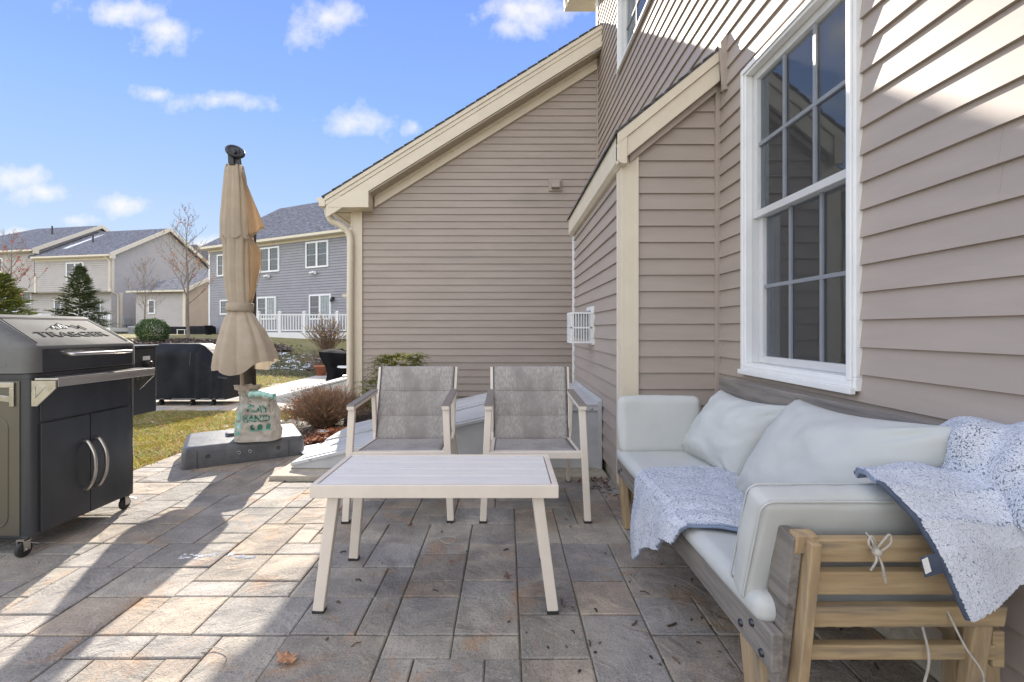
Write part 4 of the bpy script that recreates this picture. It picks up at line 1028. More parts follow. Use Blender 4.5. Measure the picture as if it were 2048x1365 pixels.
# doors, drawer panel
ym = GY0 + .045 + (GY1 - .06 - GY0 - .045) * .5
mb = MB(); mb.box(GX - .002, GX + .006, GY0 + .045, GY1 - .06, .632, .834); mb.build('upper_panel', M['dark_steel'], gl, bevel=.002)
for (a, b, nm, hy, sgn) in ((GY0 + .045, ym - .002, 'door', ym - .035, -1), (ym + .002, GY1 - .06, 'door', ym + .035, 1)):
    mb = MB(); mb.box(GX - .002, GX + .012, a, b, .098, .624); d = mb.build(nm, M['dark_steel'], gl, bevel=.002)
    mb = MB(); mb.tube(curve([(GX + .010, hy, .485), (GX + .030, hy, .478), (GX + .062, hy, .42), (GX + .070, hy, .355), (GX + .062, hy, .29), (GX + .030, hy, .232), (GX + .010, hy, .225)], 7), .0095, 12); mb.build('handle', M['steel'], d)
# hopper
hp = MB(); hp.box(GX - .50, GX - .13, GY1 + .006, GY1 + .335, .525, .96); h_ = hp.build('hopper', M['dark_steel'], gl, bevel=.006)
mb = MB(); mb.box(GX - .51, GX - .12, GY1 + .012, GY1 + .345, .962, .978); mb.build('hopper_lid', M['dark_steel'], h_, bevel=.004)
mb = MB(); mb.box(GX - .1295, GX - .127, GY1 + .05, GY1 + .17, .80, .87); mb.build('display', M['black_plastic'], h_)
mb = MB(); mb.lathe((GX - .1295, GY1 + .245, .85), [(.022, 0), (.022, .03), (.018, .034), (0, .035)], 16, 'X'); mb.build('knob', M['black_plastic'], h_)
mb = MB(); mb.box(GX - .1295, GX - .1275, GY1 + .215, GY1 + .275, .878, .905); mb.build('sticker', M['label_white'], h_)
mb = MB(); mb.box(GX - .1293, GX - .1273, GY1 + .225, GY1 + .265, .79, .808); mb.build('sticker', M['red_label'], h_)
for (wx, wy) in ((GX - .03, GY0 + .0), (GX - .03, GY1 - .05), (GX - .55, GY0 + .05), (GX - .55, GY1 - .05)):
    mb = MB(); mb.lathe((wx - .011, wy, .036), [(.006, 0), (.033, .001), (.036, .004), (.036, .018), (.033, .021), (.006, .022)], 24, 'X'); cw = mb.build('caster', M['rubber'], gl)
    mb = MB(); mb.box(wx - .018, wx - .014, wy - .014, wy + .016, .03, .085); mb.box(wx + .014, wx + .018, wy - .014, wy + .016, .03, .085); mb.box(wx - .018, wx + .018, wy - .016, wy + .018, .078, .086)
    mb.lathe((wx - .02, wy, .036), [(0, 0), (.007, 0), (.007, .04), (0, .04)], 10, 'X'); mb.beam((wx + .01, wy + .01, .07), (wx + .055, wy + .02, .058), .012, .004); mb.build('fork', M['steel'], cw)

# ------------------------------------------------------------------ umbrella, its base, sand bag
FL = Vector((-2.50, 3.52, 0)); E1 = Vector((.85, .527, 0)).normalized(); E2 = Vector((-.527, .85, 0)).normalized()
base = thing('umbrella_base', FL + E1 * .44 + E2 * .33, 'dark grey plastic umbrella base, wide and low, on the patio edge', 'umbrella base')
def fr(a, b, z): return FL + E1 * a + E2 * b + Vector((0, 0, z))
mb = MB()
def brr(ins, z, r=.06, n=6): return [tuple(fr(p[0], p[1], z)) for p in rrect(ins, .89 - ins, ins, .66 - ins, r, 0, n)]
loft(mb, [brr(0, .0), brr(.0, .012), brr(.006, .12), brr(.010, .145), brr(.022, .160), brr(.045, .166)]); sh_ = mb.build('shell', M['base_plastic'], base)
for a in (.11, .76):
    mb = MB(); mb.box(0, 0, 0, 0, 0, 0); mb = MB(); mb.beam(fr(a, -.0015, .0), fr(a, .0035, .135), .003, .003); mb.build('seam', M['rubber'], sh_)
for a in (.18, .39, .47, .68):
    mb = MB(); c = fr(a, -.001, .085); pts = [c + E1 * .0115 * math.cos(t) + Vector((0, 0, .0115 * math.sin(t))) for t in [i * math.pi / 8 for i in range(17)]]; mb.tube(pts, .003, 6)
    mb.build('screw', M['steel'] if a in (.39, .47) else M['rubber'], sh_)
mb = MB(); q = [tuple(fr(p[0] + .31, p[1] + .30, 0)) for p in rrect(0, .22, 0, .22, .03, 0)]
loft(mb, [[(p[0], p[1], z) for p in q] for z in (.164, .19)]); mb.build('filler_cap', M['base_plastic'], base)

UC = at(470, 0, 3.98)
um = thing('cantilever_umbrella', (UC.x, 3.98, .17), 'closed beige cantilever umbrella with brown mast and black crank head', 'umbrella')
mast = at(498.5, 0, 4.18)
mb = MB(); loft(mb, [rrect(mast.x - .042, mast.x + .042, 4.14, 4.23, .012, z, 3) for z in (.19, 2.0)]); mb.lathe((mast.x, 4.185, .167), [(.07, 0), (.07, .02), (.05, .03)], 20); mb.build('mast', M['mast'], um)
mb = MB(); mb.tube([(mast.x, 4.185, 1.98), (mast.x - .02, 4.10, 2.3), (UC.x + .0, 3.99, 2.45)], .022, 8); mb.build('arm', M['mast'], um)
s_ = 920 / 3.98
def zy(py): return H + (VY - py) / s_
# key: py, left px, right px
KEY = [(332, 455, 483), (360, 452, 488), (400, 449, 492), (440, 446, 496), (474, 446, 500), (505, 448, 499), (545, 449, 500), (585, 453, 502), (608, 458, 502), (622, 458, 502), (640, 450, 511), (665, 443, 526), (690, 437, 538), (712, 432, 546), (728, 430, 549), (745, 430, 549)]
def key(py):
    for a, b in zip(KEY, KEY[1:]):
        if a[0] <= py <= b[0]:
            t = (py - a[0]) / (b[0] - a[0]); t = t * t * (3 - 2 * t) * .5 + t * .5; return a[1] + (b[1] - a[1]) * t, a[2] + (b[2] - a[2]) * t
    return KEY[-1][1:]
def canopy(py0, py1, grow, seed, nv, hem=0.0):
    mb = MB()
    def f(u, v):
        th = 2 * math.pi * u; c_ = math.cos(th); pe = py1 - (26 * max(0, c_) ** 1.5 + 14 * max(0, -c_) ** 1.5 if py1 > 700 else 0); py = py0 + (pe - py0) * v
        l, r = key(min(744, max(332, py))); cx = ((l + r) / 2 - VX) / s_; rad = (r - l) / 2 / s_
        belt = math.exp(-((py - 615) / 22) ** 2); low = smooth(640, 720, py)
        amp = (.17 - .11 * belt - .03 * low)
        ph = 4 * th + seed + .45 * math.sin(py * .011 + seed); pl = (2 * abs(math.cos(ph)) ** .7 - 1.1) * (.75 + .35 * math.sin(3 * th + seed)) + .22 * math.cos(13 * th + seed * 2 + py * .006) + .25 * noise.noise(Vector((c_ * 3, math.sin(th) * 3, py * .012)))
        rr = rad * (1 + amp * pl * .7 - .04) + grow
        yk = .78 + .1 * low
        z = zy(py) - hem * v ** 8 * (.5 + .3 * math.cos(5 * th + seed) + .2 * math.cos(11 * th)) - low * .010 * math.sin(5 * th + 2)
        return (cx + rr * math.cos(th), 3.98 + rr * yk * math.sin(th), z)
    mb.grid(f, 160, nv); return mb
mb = canopy(440, 743, 0, .4, 90, .02); cn = mb.build('canopy', M['umbrella'], um)
mb = canopy(332, 474, .012, 1.3, 36, .04); mb.build('upper_canopy', M['umbrella'], um)
# free flaps on the right with the lit lining showing
def flap(pts, nm, yb, mt):
    mb = MB(); P3 = [at(px, py, yb + dy) for px, py, dy in pts]
    mb.add(P3, [(0, 1, 2)] if len(P3) == 3 else [tuple(range(len(P3)))]); return mb
def strip(L, Rr, name, material, n=14, fold=.012):
    mb = MB()
    def f(u, v):
        a = seg([at(*p) for p in L], v); b = seg([at(*p) for p in Rr], v); p = a.lerp(b, u)
        return (p.x, p.y + fold * math.sin(u * 9 + v * 4) , p.z)
    mb.grid(f, n, 24); return mb.build(name, material, um, solid=.003)
strip([(482, 345, 3.93), (490, 400, 3.90), (496, 474, 3.90)], [(484, 345, 3.96), (506, 400, 4.02), (529, 456, 4.08)], 'flap', M['lining'])
strip([(497, 472, 3.90), (499, 500, 3.90), (501, 560, 3.90), (500, 602, 3.92)], [(499, 472, 3.94), (523, 505, 4.06), (522, 538, 4.06), (503, 604, 3.96)], 'flap', M['lining'])
mb = MB(); mb.tube([at(484, 345, 3.955), at(506, 400, 4.015), at(530, 457, 4.075), at(498, 476, 3.93)], .0035, 6); mb.tube([at(499, 472, 3.935), at(524, 505, 4.055), at(523, 538, 4.055), at(504, 606, 3.955)], .0035, 6); mb.build('flap_hem', M['umbrella'], um)
mb = MB()
l, r = 457, 503; cx = ((l + r) / 2 - VX) / s_; rad = (r - l) / 2 / s_ * 1.02
mb.lathe((cx, 3.98, zy(615)), [(rad, -.034), (rad + .004, -.03), (rad + .003, 0), (rad + .004, .03), (rad, .034)], 40); bt = mb.build('tie_strap', M['umbrella'], um, solid=.003)
bt.scale = (1, 1, 1)
hd = Vector((at(469, 0, 3.98).x, 3.98, 0))
mb = MB(); mb.lathe((hd.x, hd.y, zy(333)), [(.0, -.01), (.062, -.01), (.062, .004), (.0, .004)], 24); hub = mb.build('hub', M['black_plastic'], um)
mb = MB(); mb.beam((hd.x - .02, 3.98, zy(334)), (hd.x - .028, 3.98, zy(300)), .05, .034, (0, 1, 0)); mb.beam((hd.x + .03, 3.99, zy(334)), (hd.x + .012, 3.99, zy(298)), .05, .022, (0, 1, 0))
mb.beam((hd.x - .03, 3.96, zy(312)), (hd.x + .02, 3.96, zy(304)), .04, .03, (0, 1, 0)); mb.build('bracket', M['black_plastic'], hub, bevel=.004)
mb = MB(); cc = Vector((hd.x + .0, 3.99, zy(303))); ax = Vector((.55, -.62, .56)).normalized(); e_1 = ax.orthogonal().normalized(); e_2 = ax.cross(e_1)
mb.tube([cc + e_1 * .060 * math.cos(t) + e_2 * .060 * math.sin(t) for t in [i * math.pi / 16 for i in range(33)]], .018, 10); 
mb.tube([cc - ax * .02, cc + ax * .012], .05, 20); mb.build('wheel', M['black_plastic'], hub)
mb = MB(); mb.tube(curve([(hd.x - .055, 3.97, zy(330)), (hd.x - .075, 3.96, zy(342)), (hd.x - .07, 3.96, zy(356))], 6), .002, 5); mb.build('cord', M['black_plastic'], hub)
p0 = at(483, 738, 3.93)
mb = MB(); mb.tube(curve([p0, at(484, 770, 3.92), at(482, 800, 3.90), at(486, 812, 3.88)], 5), [.016] * 16 if False else .015, 8); mb.build('hanging_tie', M['umbrella'], um)

sb = thing('sand_bag', at(518, 880, 3.80) * 1.0, 'crumpled half-full sand bag with green print standing on the umbrella base', 'bag')
Bc = at(516, 0, 3.82); zb0 = .168
def bagf(u, v):
    th = 2 * math.pi * u; c_, s2_ = math.cos(th), math.sin(th)
    sq = lambda q, p: math.copysign(abs(q) ** p, q)
    wv = [.165, .170, .158, .142, .125, .12][min(5, int(v * 5))]; wv2 = [.165, .170, .158, .142, .125, .12][min(5, int(v * 5) + 1)]; f_ = v * 5 - int(v * 5); wx = wv + (wv2 - wv) * f_
    dp_ = .085 * (1 - v * .55) + .01; hgt = .385
    x = wx * sq(c_, .55); y = dp_ * sq(s2_, .7)
    n1 = noise.noise(Vector((c_ * 2, s2_ * 2, v * 4))) * .018 * (.3 + v) + noise.noise(Vector((c_ * 6, s2_ * 6, v * 11))) * .008 * (.4 + v * 1.6)
    x += -.01 * v + n1 * c_; y += n1 * s2_ * 2 + .02 * v
    z = zb0 + hgt * v - .035 * v * (x / .16) * 1.0 + (.012 * noise.noise(Vector((c_ * 5, s2_ * 5, 3))) * v) + .02 * (abs(c_) ** 6) * (1 - v) * 0
    p = E1 * x + Vector((-E1.y, E1.x, 0)) * y; p = Vector((x * .985, y + x * .17, 0))
    return (Bc.x + p.x, 3.83 + p.y, z)
mb = MB(); mb.grid(bagf, 96, 60); r0 = [bagf(u / 40, 0) for u in range(40)]; mb.add(r0, [tuple(range(39, -1, -1))]); r1 = [Vector(bagf(u / 40, .97)) for u in range(40)]; mb.add(r1, [tuple(range(40))])
bagb = mb.build('sack', M['bag'], sb)
# the rolled crumpled top
mb = MB()
def crum(u, v):
    th = 2 * math.pi * u; rr = (.03 + .042 * v + .02 * math.sin(5 * th + 4 * v) + .015 * noise.noise(Vector((u * 12, v * 5, 1))))
    return (Bc.x - .085 + rr * 1.15 * math.cos(th) - .01 * v, 3.84 + rr * math.sin(th), .515 + .10 * v + .02 * noise.noise(Vector((u * 9, v * 6, 5))))
mb.grid(crum, 60, 16); mb.build('crumpled_top', M['umbrella'], sb, solid=.002)
mb = MB()
def roll(u, v):
    th = 2 * math.pi * v; x = -.06 + .19 * u; rr = .020 + .007 * noise.noise(Vector((u * 9, math.cos(th) * 2, math.sin(th) * 2))) + .002 * math.sin(u * 20)
    return (Bc.x + x, 3.82 + rr * 1.3 * math.cos(th) - .01 + x * .17, .548 - .22 * max(0, x - .03) + rr * math.sin(th) * 1.2)
mb.grid(roll, 40, 14); mb.build('rolled_edge', M['bag_pale'], sb)
def bag_front(x, y, z):      # x right, y up on the bag's camera face
    xx = x; v = max(0, min(.95, (y - zb0) / .385)); best = None
    # find the surface point by scanning the front half of the ring
    lo, hi = .5, 1.0
    for _ in range(24):
        mid = (lo + hi) / 2
        if bagf(mid, v)[0] - Bc.x < xx: lo = mid
        else: hi = mid
    p = Vector(bagf((lo + hi) / 2, v)); return Vector((p.x, p.y - .004 - z, p.z))
def bagtext(body, size, cx, cy, mt, off=0, bold=.002, sx=1, depth=.0007):
    return text_mesh('print', body, size, mt, sb, lambda x, y, z: bag_front(cx + x, cy + y + .12 * x, z), depth, bold=bold, sx=sx, off=off)
bagtext('PLAY', .072, .018, .432, M['bag_dark'], 0, .003, 1.0); bagtext('PLAY', .070, .018, .433, M['bag_pale'], .0014, -.0012, 1.0)
bagtext('SAND', .072, .014, .352, M['bag_dark'], 0, .003, 1.0); bagtext('SAND', .070, .014, .353, M['bag_pale'], .0014, -.0012, 1.0)
for k in range(3):
    mb = MB(); c_x = -.005 + k * .055; pts = [(-.016, 0), (.016, 0), (.016, .03), (.008, .044), (-.008, .044), (-.016, .03)]
    mb.add([bag_front(c_x + a, .262 + b + .12 * c_x, .0006) for a, b in pts], [tuple(range(6))]); mb.build('print', M['bag_dark'], sb)
mb = MB(); mb.grid(lambda u, v: tuple(bag_front(-.03 + .16 * u, .248 + .008 * v + .02 * u, .0006)), 16, 1); mb.build('print', M['bag_green'], sb)
for (x0, x1, y0, y1) in ((-.15, -.142, .22, .46), (-.10, -.094, .22, .46), (-.14, -.105, .27, .31), (-.14, -.105, .33, .40), (-.14, -.12, .42, .46)):
    mb = MB(); mb.grid(lambda u, v: tuple(bag_front(x0 + (x1 - x0) * u, y0 + (y1 - y0) * v, .0004)), 3, 8); mb.build('print', M['bag_pale'], sb)
bagtext('16', .05, -.118, .235, M['bag_green'], 0, .001)

# ------------------------------------------------------------------ houses beyond the lawn
def along(P, d, px):         # distance along direction d from P where the picture column px is crossed
    k = (px - VX) / F; return (k * P[1] - P[0]) / (d[0] - k * d[1])
def far_window(parent, O, d, n, u0, u1, z0, z1, cols=2, glass='dark_glass', grid=True, split=None):
    O, d, n = Vector(O), Vector(d), Vector(n); up = Vector((0, 0, 1))
    def bx(mb, a, b, c, e, o0, o1): mb.obox(O + d * (a + b) / 2 + n * (o0 + o1) / 2 + up * (c + e) / 2, d * (b - a) / 2, n * (o1 - o0) / 2, up * (e - c) / 2)
    f = MB(); t = .09
    bx(f, u0, u1, z0, z0 + t, -.02, .08); bx(f, u0, u1, z1 - t, z1, -.02, .08); bx(f, u0, u0 + t, z0 + t, z1 - t, -.02, .08); bx(f, u1 - t, u1, z0 + t, z1 - t, -.02, .08)
    for c in range(1, cols): uc = u0 + (u1 - u0) * c / cols; bx(f, uc - .06, uc + .06, z0 + t, z1 - t, -.02, .078)
    w = f.build('window', M['white'], parent)
    for c in range(cols):
        a = u0 + (u1 - u0) * c / cols + (t if c == 0 else .06); b = u0 + (u1 - u0) * (c + 1) / cols - (t if c == cols - 1 else .06)
        g = MB(); bx(g, a, b, z0 + t, z1 - t, -.01, .042); g.build('pane', M['curtain_glass'] if (glass == 'mix' and c == cols - 1) else M['dark_glass'], w)
        m_ = MB()
        if grid:
            for r in range(1, 4): zz = z0 + t + (z1 - z0 - 2 * t) * r / 4; hw_ = .006 if r != 2 else .028; bx(m_, a, b, zz - hw_, zz + hw_, .0425, .052)
            for q in (1, 2): uq = a + (b - a) * q / 3; bx(m_, uq - .005, uq + .005, z0 + t, z1 - t, .0426, .051)
            m_.build('muntin', M['muntin'], w)
    return w
def roofpoly(mb, pts, t=.14):
    mb.prism(pts, (0, 0, -t))

dA = Vector((.8996, -.4367, 0)); nA = Vector((-.4367, -.8996, 0))
PA = Vector((-9.95, 24.2, 0)); tl = along(PA, dA, 419); CA = PA + dA * tl
hA = thing('neighbour_house', (CA.x, CA.y, 1.0), 'blue-grey sided two-storey house with white deck behind the umbrella', 'house')
LA = 17.0; EZ = 6.02
mb = MB(); siding(mb, CA, dA, nA, .2, EZ, cst(0), cst(LA), (), .145, .034); mb.build('wall', M['blue_siding'], hA)
mb = MB(); siding(mb, CA, -nA, -dA, .2, EZ, cst(0), cst(6), (), .145, .034); mb.build('wall', M['blue_siding'], hA)
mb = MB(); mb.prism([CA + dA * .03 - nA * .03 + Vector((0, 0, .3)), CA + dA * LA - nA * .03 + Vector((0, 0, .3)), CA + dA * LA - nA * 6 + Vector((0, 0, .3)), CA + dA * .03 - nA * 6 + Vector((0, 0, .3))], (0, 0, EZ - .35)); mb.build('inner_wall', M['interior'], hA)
up = Vector((0, 0, 1))
def AP(u, back, z): return CA + dA * u - nA * back + up * z
RW = 2.75
mb = MB()
roofpoly(mb, [AP(-.35, -.35, EZ + .12), AP(LA, -.35, EZ + .12), AP(LA, RW, 8.85), AP(RW, RW, 8.85)]); roofpoly(mb, [AP(-.35, -.35, EZ + .12), AP(RW, RW, 8.85), AP(-.35, 2 * RW + .35, EZ + .12)])
roofpoly(mb, [AP(RW, RW, 8.85), AP(LA, RW, 8.85), AP(LA, 2 * RW + .35, EZ + .12), AP(-.35, 2 * RW + .35, EZ + .12)])
mb.build('roof', M['shingle_far'], hA)
mb = MB()
a_, b_ = AP(-.38, -.42, EZ), AP(LA, -.42, EZ); mb.beam(a_, b_, .1, .13); mb.beam(AP(-.3, -.2, EZ - .07), AP(LA, -.2, EZ - .07), .4, .03); mb.beam(AP(-.1, -.03, EZ - .14), AP(LA, -.03, EZ - .14), .05, .14)
mb.beam(AP(-.42, -.4, EZ), AP(-.42, 5.8, EZ), .1, .13); mb.build('gutter', M['cream'], hA)
mb = MB(); mb.beam(AP(.05, -.03, .5), AP(.05, -.03, EZ - .1), .12, .05, nA); mb.build('corner_post', M['white'], hA)
def WA(px0, px1, y0, y1, **k):
    u0, u1 = along(CA, dA, px0), along(CA, dA, px1); Ym = (CA + dA * (u0 + u1) / 2).y; s = F / Ym
    return far_window(hA, CA, dA, nA, u0, u1, H + (VY - y1) / s, H + (VY - y0) / s, **k)
WA(613, 658, 483, 536); WA(521, 560, 495, 545); WA(436, 462, 509, 553, cols=2); WA(442, 462, 600, 630, cols=1)
WA(516, 553.5, 594, 640, cols=2, glass='mix'); WA(620, 663.5, 589, 640, cols=2, glass='mix')
def AZ(px, py, off=.0): u = along(CA, dA, px); p = CA + dA * u; return Vector((p.x, p.y, H + (VY - py) * p.y / F)) + nA * off
for px, py in ((539, 552), (631, 545)):
    c = AZ(px, py, .1); mb = MB(); mb.obox(c, dA * .05, nA * .1, up * .05)
    for s_s in (-1, 1): mb.tube([c + dA * .05 * s_s, c + dA * .20 * s_s + nA * .12 - up * .06], [.05, .075], 10)
    mb.build('floodlight', M['white'], hA)
for px, py in ((509, 604), (668, 597)):
    c = AZ(px, py, .08); mb = MB(); mb.obox(c, dA * .05, nA * .08, up * .07); mb.lathe(c + nA * .08 - up * .1, [(.06, .1), (.09, 0), (.07, -.08), (0, -.1)], 10); mb.build('wall_lamp', M['black_plastic'], hA)
c = AP(11.2, 1.6, 7.9); mb = MB(); mb.tube([c - up * .5, c + up * .45], .05, 8); mb.build('vent_pipe', M['black_plastic'], hA)
# deck of that house
DY = 22.4; DX0, DX1 = -13.6, -6.4
dk = thing('deck', (-9, 23, .6), 'white railed deck attached to the blue-grey house', 'deck')
mb = MB(); mb.box(DX0, DX1, DY, DY + 1.6, .86, .94); mb.build('deck_floor', M['grey_box'], dk)
mb = MB(); mb.box(DX0, DX1, DY - .05, DY - .001, .62, .95); mb.build('rim_board', M['white'], dk)
mb = MB(); mb.box(DX0, DX1, DY + .1, DY + .15, .40, .60); mb.build('beam', M['bark'], dk)
posts = [-13.5] + [at(px, 0, DY).x for px in (516, 559, 608, 674)] + [-6.5]
for i, x in enumerate(posts):
    mb = MB(); mb.box(x - .065, x + .065, DY - .03, DY + .1, .95, 1.92); mb.box(x - .085, x + .085, DY - .05, DY + .12, 1.92, 1.96); mb.lathe((x, DY + .035, 1.96), [(.09, 0), (0, .06)], 4); mb.build('post', M['white'], dk)
    if i + 1 < len(posts):
        x2 = posts[i + 1]; mb = MB(); mb.box(x + .066, x2 - .066, DY + .0, DY + .07, 1.78, 1.84); mb.box(x + .066, x2 - .066, DY + .01, DY + .06, 1.02, 1.08)
        n = int((x2 - x - .13) / .125)
        for k in range(n):
            xx = x + .066 + (x2 - x - .132) * (k + .5) / n; mb.box(xx - .02, xx + .02, DY + .015, DY + .055, 1.0805, 1.7795)
        mb.build('railing', M['white'], dk)

# left house
dL = Vector((-.983, .185, 0)); dG = Vector((.185, .983, 0)); nL = -dG; nG = Vector((.983, -.185, 0))
CB = Vector((-28.25, 32.86, 0)); hB = thing('neighbour_house', (CB.x, CB.y, 1.2), 'taupe two-storey house with gable end and overhanging upper floor at far left', 'house')
def BP(u, t, z): return CB + dL * u + dG * t + up * z
EB, PB, GW = 6.35, 9.1, 8.7
mb = MB(); siding(mb, CB, dG, nG, .45, PB, lambda z: max(0, (z - EB) / (PB - EB) * GW / 2), lambda z: GW - max(0, (z - EB) / (PB - EB) * GW / 2), (), .15, .034); mb.build('gable_wall', M['grey_siding'], hB)
mb = MB(); siding(mb, CB, dL, nL, 3.85, EB, cst(0), cst(6.85), (), .15, .034); mb.build('upper_wall', M['grey_siding'], hB)
mb = MB(); siding(mb, BP(.0, .6, 0), dL, nL, .45, 3.84, cst(0), cst(9.5), (), .15, .034); mb.build('lower_wall', M['grey_siding'], hB)
mb = MB(); mb.prism([BP(0.02, .02, 3.8), BP(6.83, .02, 3.8), BP(6.83, .62, 3.8), BP(.02, .62, 3.8)], (0, 0, .04)); mb.build('soffit', M['cream_soffit'], hB)
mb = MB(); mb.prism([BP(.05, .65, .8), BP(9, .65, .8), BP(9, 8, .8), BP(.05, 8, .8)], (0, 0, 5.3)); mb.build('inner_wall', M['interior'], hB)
EL, PL = 6.9, 9.65     # left block
mb = MB(); siding(mb, BP(6.85, 0, 0), dG, nG, 5.5, PL, lambda z: max(0, (z - EL) / (PL - EL) * 4.46), lambda z: 8.9 - max(0, (z - EL) / (PL - EL) * 4.46), (), .15, .034); mb.build('gable_wall', M['grey_siding'], hB)
mb = MB(); siding(mb, BP(6.86, -.02, 0), dL, nL, 3.85, EL, cst(0), cst(12), (), .15, .034); mb.build('upper_wall', M['grey_siding'], hB)
def bw(C0, px0, px1, y0, y1, t0=0, **k):
    O = C0; u0, u1 = along(O, dL, px1), along(O, dL, px0); u0, u1 = min(u0, u1), max(u0, u1); Ym = (O + dL * (u0 + u1) / 2).y; s = F / Ym
    return far_window(hB, O + dL * 0, dL, nL, u0, u1, H + (VY - y1) / s, H + (VY - y0) / s, **k)
bw(BP(0, 0, 0), 134, 169, 525.5, 562); bw(BP(0, -.02, 0), -22, 7.5, 517, 546)
bw(BP(0, .6, 0), 46.5, 65, 586, 609, cols=1); bw(BP(0, .6, 0), 110, 124, 600, 640, cols=1); bw(BP(0, .6, 0), 186, 204, 600, 645, cols=1)
mb = MB(); ov = .35
roofpoly(mb, [BP(-ov, -ov, EB - .05 + .15), BP(7.0, -ov, EB + .1), BP(12, GW / 2, PB + .15), BP(-ov, GW / 2, PB + .15)]); roofpoly(mb, [BP(-ov, GW / 2, PB + .15), BP(12, GW / 2, PB + .15), BP(12, GW + ov, EB + .1), BP(-ov, GW + ov, EB + .1)])
mb.build('roof', M['shingle_far'], hB)
mb = MB()
roofpoly(mb, [BP(6.85 - ov, -ov - .02, EL + .1), BP(20, -ov - .02, EL + .1), BP(13.2, 4.46, PL + .15), BP(6.85 - ov, 4.46, PL + .15)]); roofpoly(mb, [BP(6.85 - ov, 4.46, PL + .15), BP(13.2, 4.46, PL + .15), BP(20, 9.2, EL + .1), BP(6.85 - ov, 9.2, EL + .1)])
roofpoly(mb, [BP(13.2, 4.46, PL + .15), BP(20, -ov, EL + .1), BP(20, 9.2, EL + .1)]); mb.build('roof', M['shingle_far'], hB)
mb = MB()
for (u_, e, p, hw_, t0) in ((-ov - .02, EB, PB, GW / 2, 0), (6.85 - ov - .02, EL, PL, 4.46, 0)):
    mb.beam(BP(u_, -ov, e + .02), BP(u_, hw_, p + .06), .06, .26); mb.beam(BP(u_, 2 * hw_ + ov, e + .02), BP(u_, hw_, p + .06), .06, .26)
    mb.beam(BP(u_ + .02, -ov, e - .06), BP(u_ + .02, -.0, e - .06), .1, .30); mb.build('rake_board', M['cream'], hB); mb = MB()
mb = MB(); mb.beam(BP(-ov, -ov - .06, EB), BP(6.6, -ov - .06, EB), .1, .12); mb.beam(BP(-ov, -.18, EB - .08), BP(6.8, -.18, EB - .08), .34, .03); mb.beam(BP(0, -.03, EB - .16), BP(6.8, -.03, EB - .16), .04, .14)
mb.beam(BP(6.5, -ov - .08, EL), BP(20, -ov - .08, EL), .1, .12); mb.beam(BP(6.85, -.2, EL - .08), BP(20, -.2, EL - .08), .34, .03); mb.build('gutter', M['cream'], hB)
mb = MB(); mb.beam(BP(.08, -.035, 3.82), BP(.08, -.035, EB - .1), .2, .04, nL); mb.beam(BP(-.03, .1, 3.82), BP(-.03, .1, EB - .1), .2, .04, nG); mb.build('corner_post', M['cream'], hB); mb = MB(); mb.beam(BP(6.78, -.035, 3.82), BP(6.78, -.035, 5.0), .16, .04, nL); mb.build('corner_post', M['cream'], hB); mb = MB()
mb.beam(BP(.08, .565, .9), BP(.08, .565, 3.8), .2, .04, nL); mb.beam(BP(-.03, .7, .9), BP(-.03, .7, 3.8), .2, .04, nG); mb.build('corner_post', M['cream'], hB)
mb = MB(); mb.tube([BP(.2, -.32, EB - .05), BP(.02, -.10, EB - .35), BP(.0, -.10, 4.1), BP(-.05, .1, 3.75), BP(-.06, .42, 3.6), BP(-.06, .45, 1.0)], .055, 8); mb.build('downspout', M['cream'], hB)
for (u, t, z) in ((4.2, 2.0, 8.0), (9.3, 2.8, 9.05)):
    c = BP(u, t, z - .3); mb = MB(); mb.tube([c, c + up * .75], .055, 8); mb.build('vent_pipe', M['black_plastic'], hB)
mb = MB()
def rfB(u, t): return BP(u, t, EB + .10 + (PB - EB + .05) * (t + ov) / (GW / 2 + ov) + .012)
mb.grid(lambda a, b: tuple(rfB(6.0 - 1.0 * b * 0 + .10 * a - .5 + .5 * b * 0 + (.06 * math.sin(b * 9)), .9 + 2.7 * b)), 6, 16)
mb.grid(lambda a, b: tuple(rfB(5.15 + (.45 * (1 - b * .6)) * a, .9 + 2.7 * b)), 6, 16); mb.build('roof_snow', M['snow'], hB)
c = CB + dG * along(CB, dG, 252); z0_ = H + (VY - 651) * c.y / F; c = c + nG * .1; mb = MB(); mb.obox(c + up * (z0_ + .27), dG * .32, nG * .1, up * .28); mb.obox(c + up * (z0_ - .25), dG * .06, nG * .06, up * .3); mb.obox(c + dG * -.25 + up * (z0_ - .3), dG * .12, nG * .1, up * .25); mb.build('meter_box', M['grey_box'], hB, bevel=.02)
db = thing('deck', (-27, 31, .9), 'white railed porch deck of the far left taupe house behind the spruce', 'deck')
DY = 31.2; X0, X1 = at(52, 0, DY).x, at(221, 0, DY).x
mb = MB(); mb.box(X0, X1, DY - .03, DY + 1.9, .95, 1.22); mb.build('deck_floor', M['white'], db)
ps = [X0 + .1, at(79, 0, DY).x, (at(79, 0, DY).x + X1) / 2, X1 - .1]
for i, x in enumerate(ps):
    mb = MB(); mb.box(x - .07, x + .07, DY, DY + .14, 1.22, 2.22); mb.box(x - .09, x + .09, DY - .02, DY + .16, 2.22, 2.27); mb.build('post', M['white'], db)
    if i < 3:
        x2 = ps[i + 1]; mb = MB(); mb.box(x + .07, x2 - .07, DY + .03, DY + .11, 2.06, 2.12); mb.box(x + .07, x2 - .07, DY + .04, DY + .10, 1.3, 1.36); n = max(3, int((x2 - x) / .14))
        for k in range(n): xx = x + .07 + (x2 - x - .14) * (k + .5) / n; mb.box(xx - .022, xx + .022, DY + .045, DY + .09, 1.361, 2.059)
        mb.build('railing', M['white'], db)

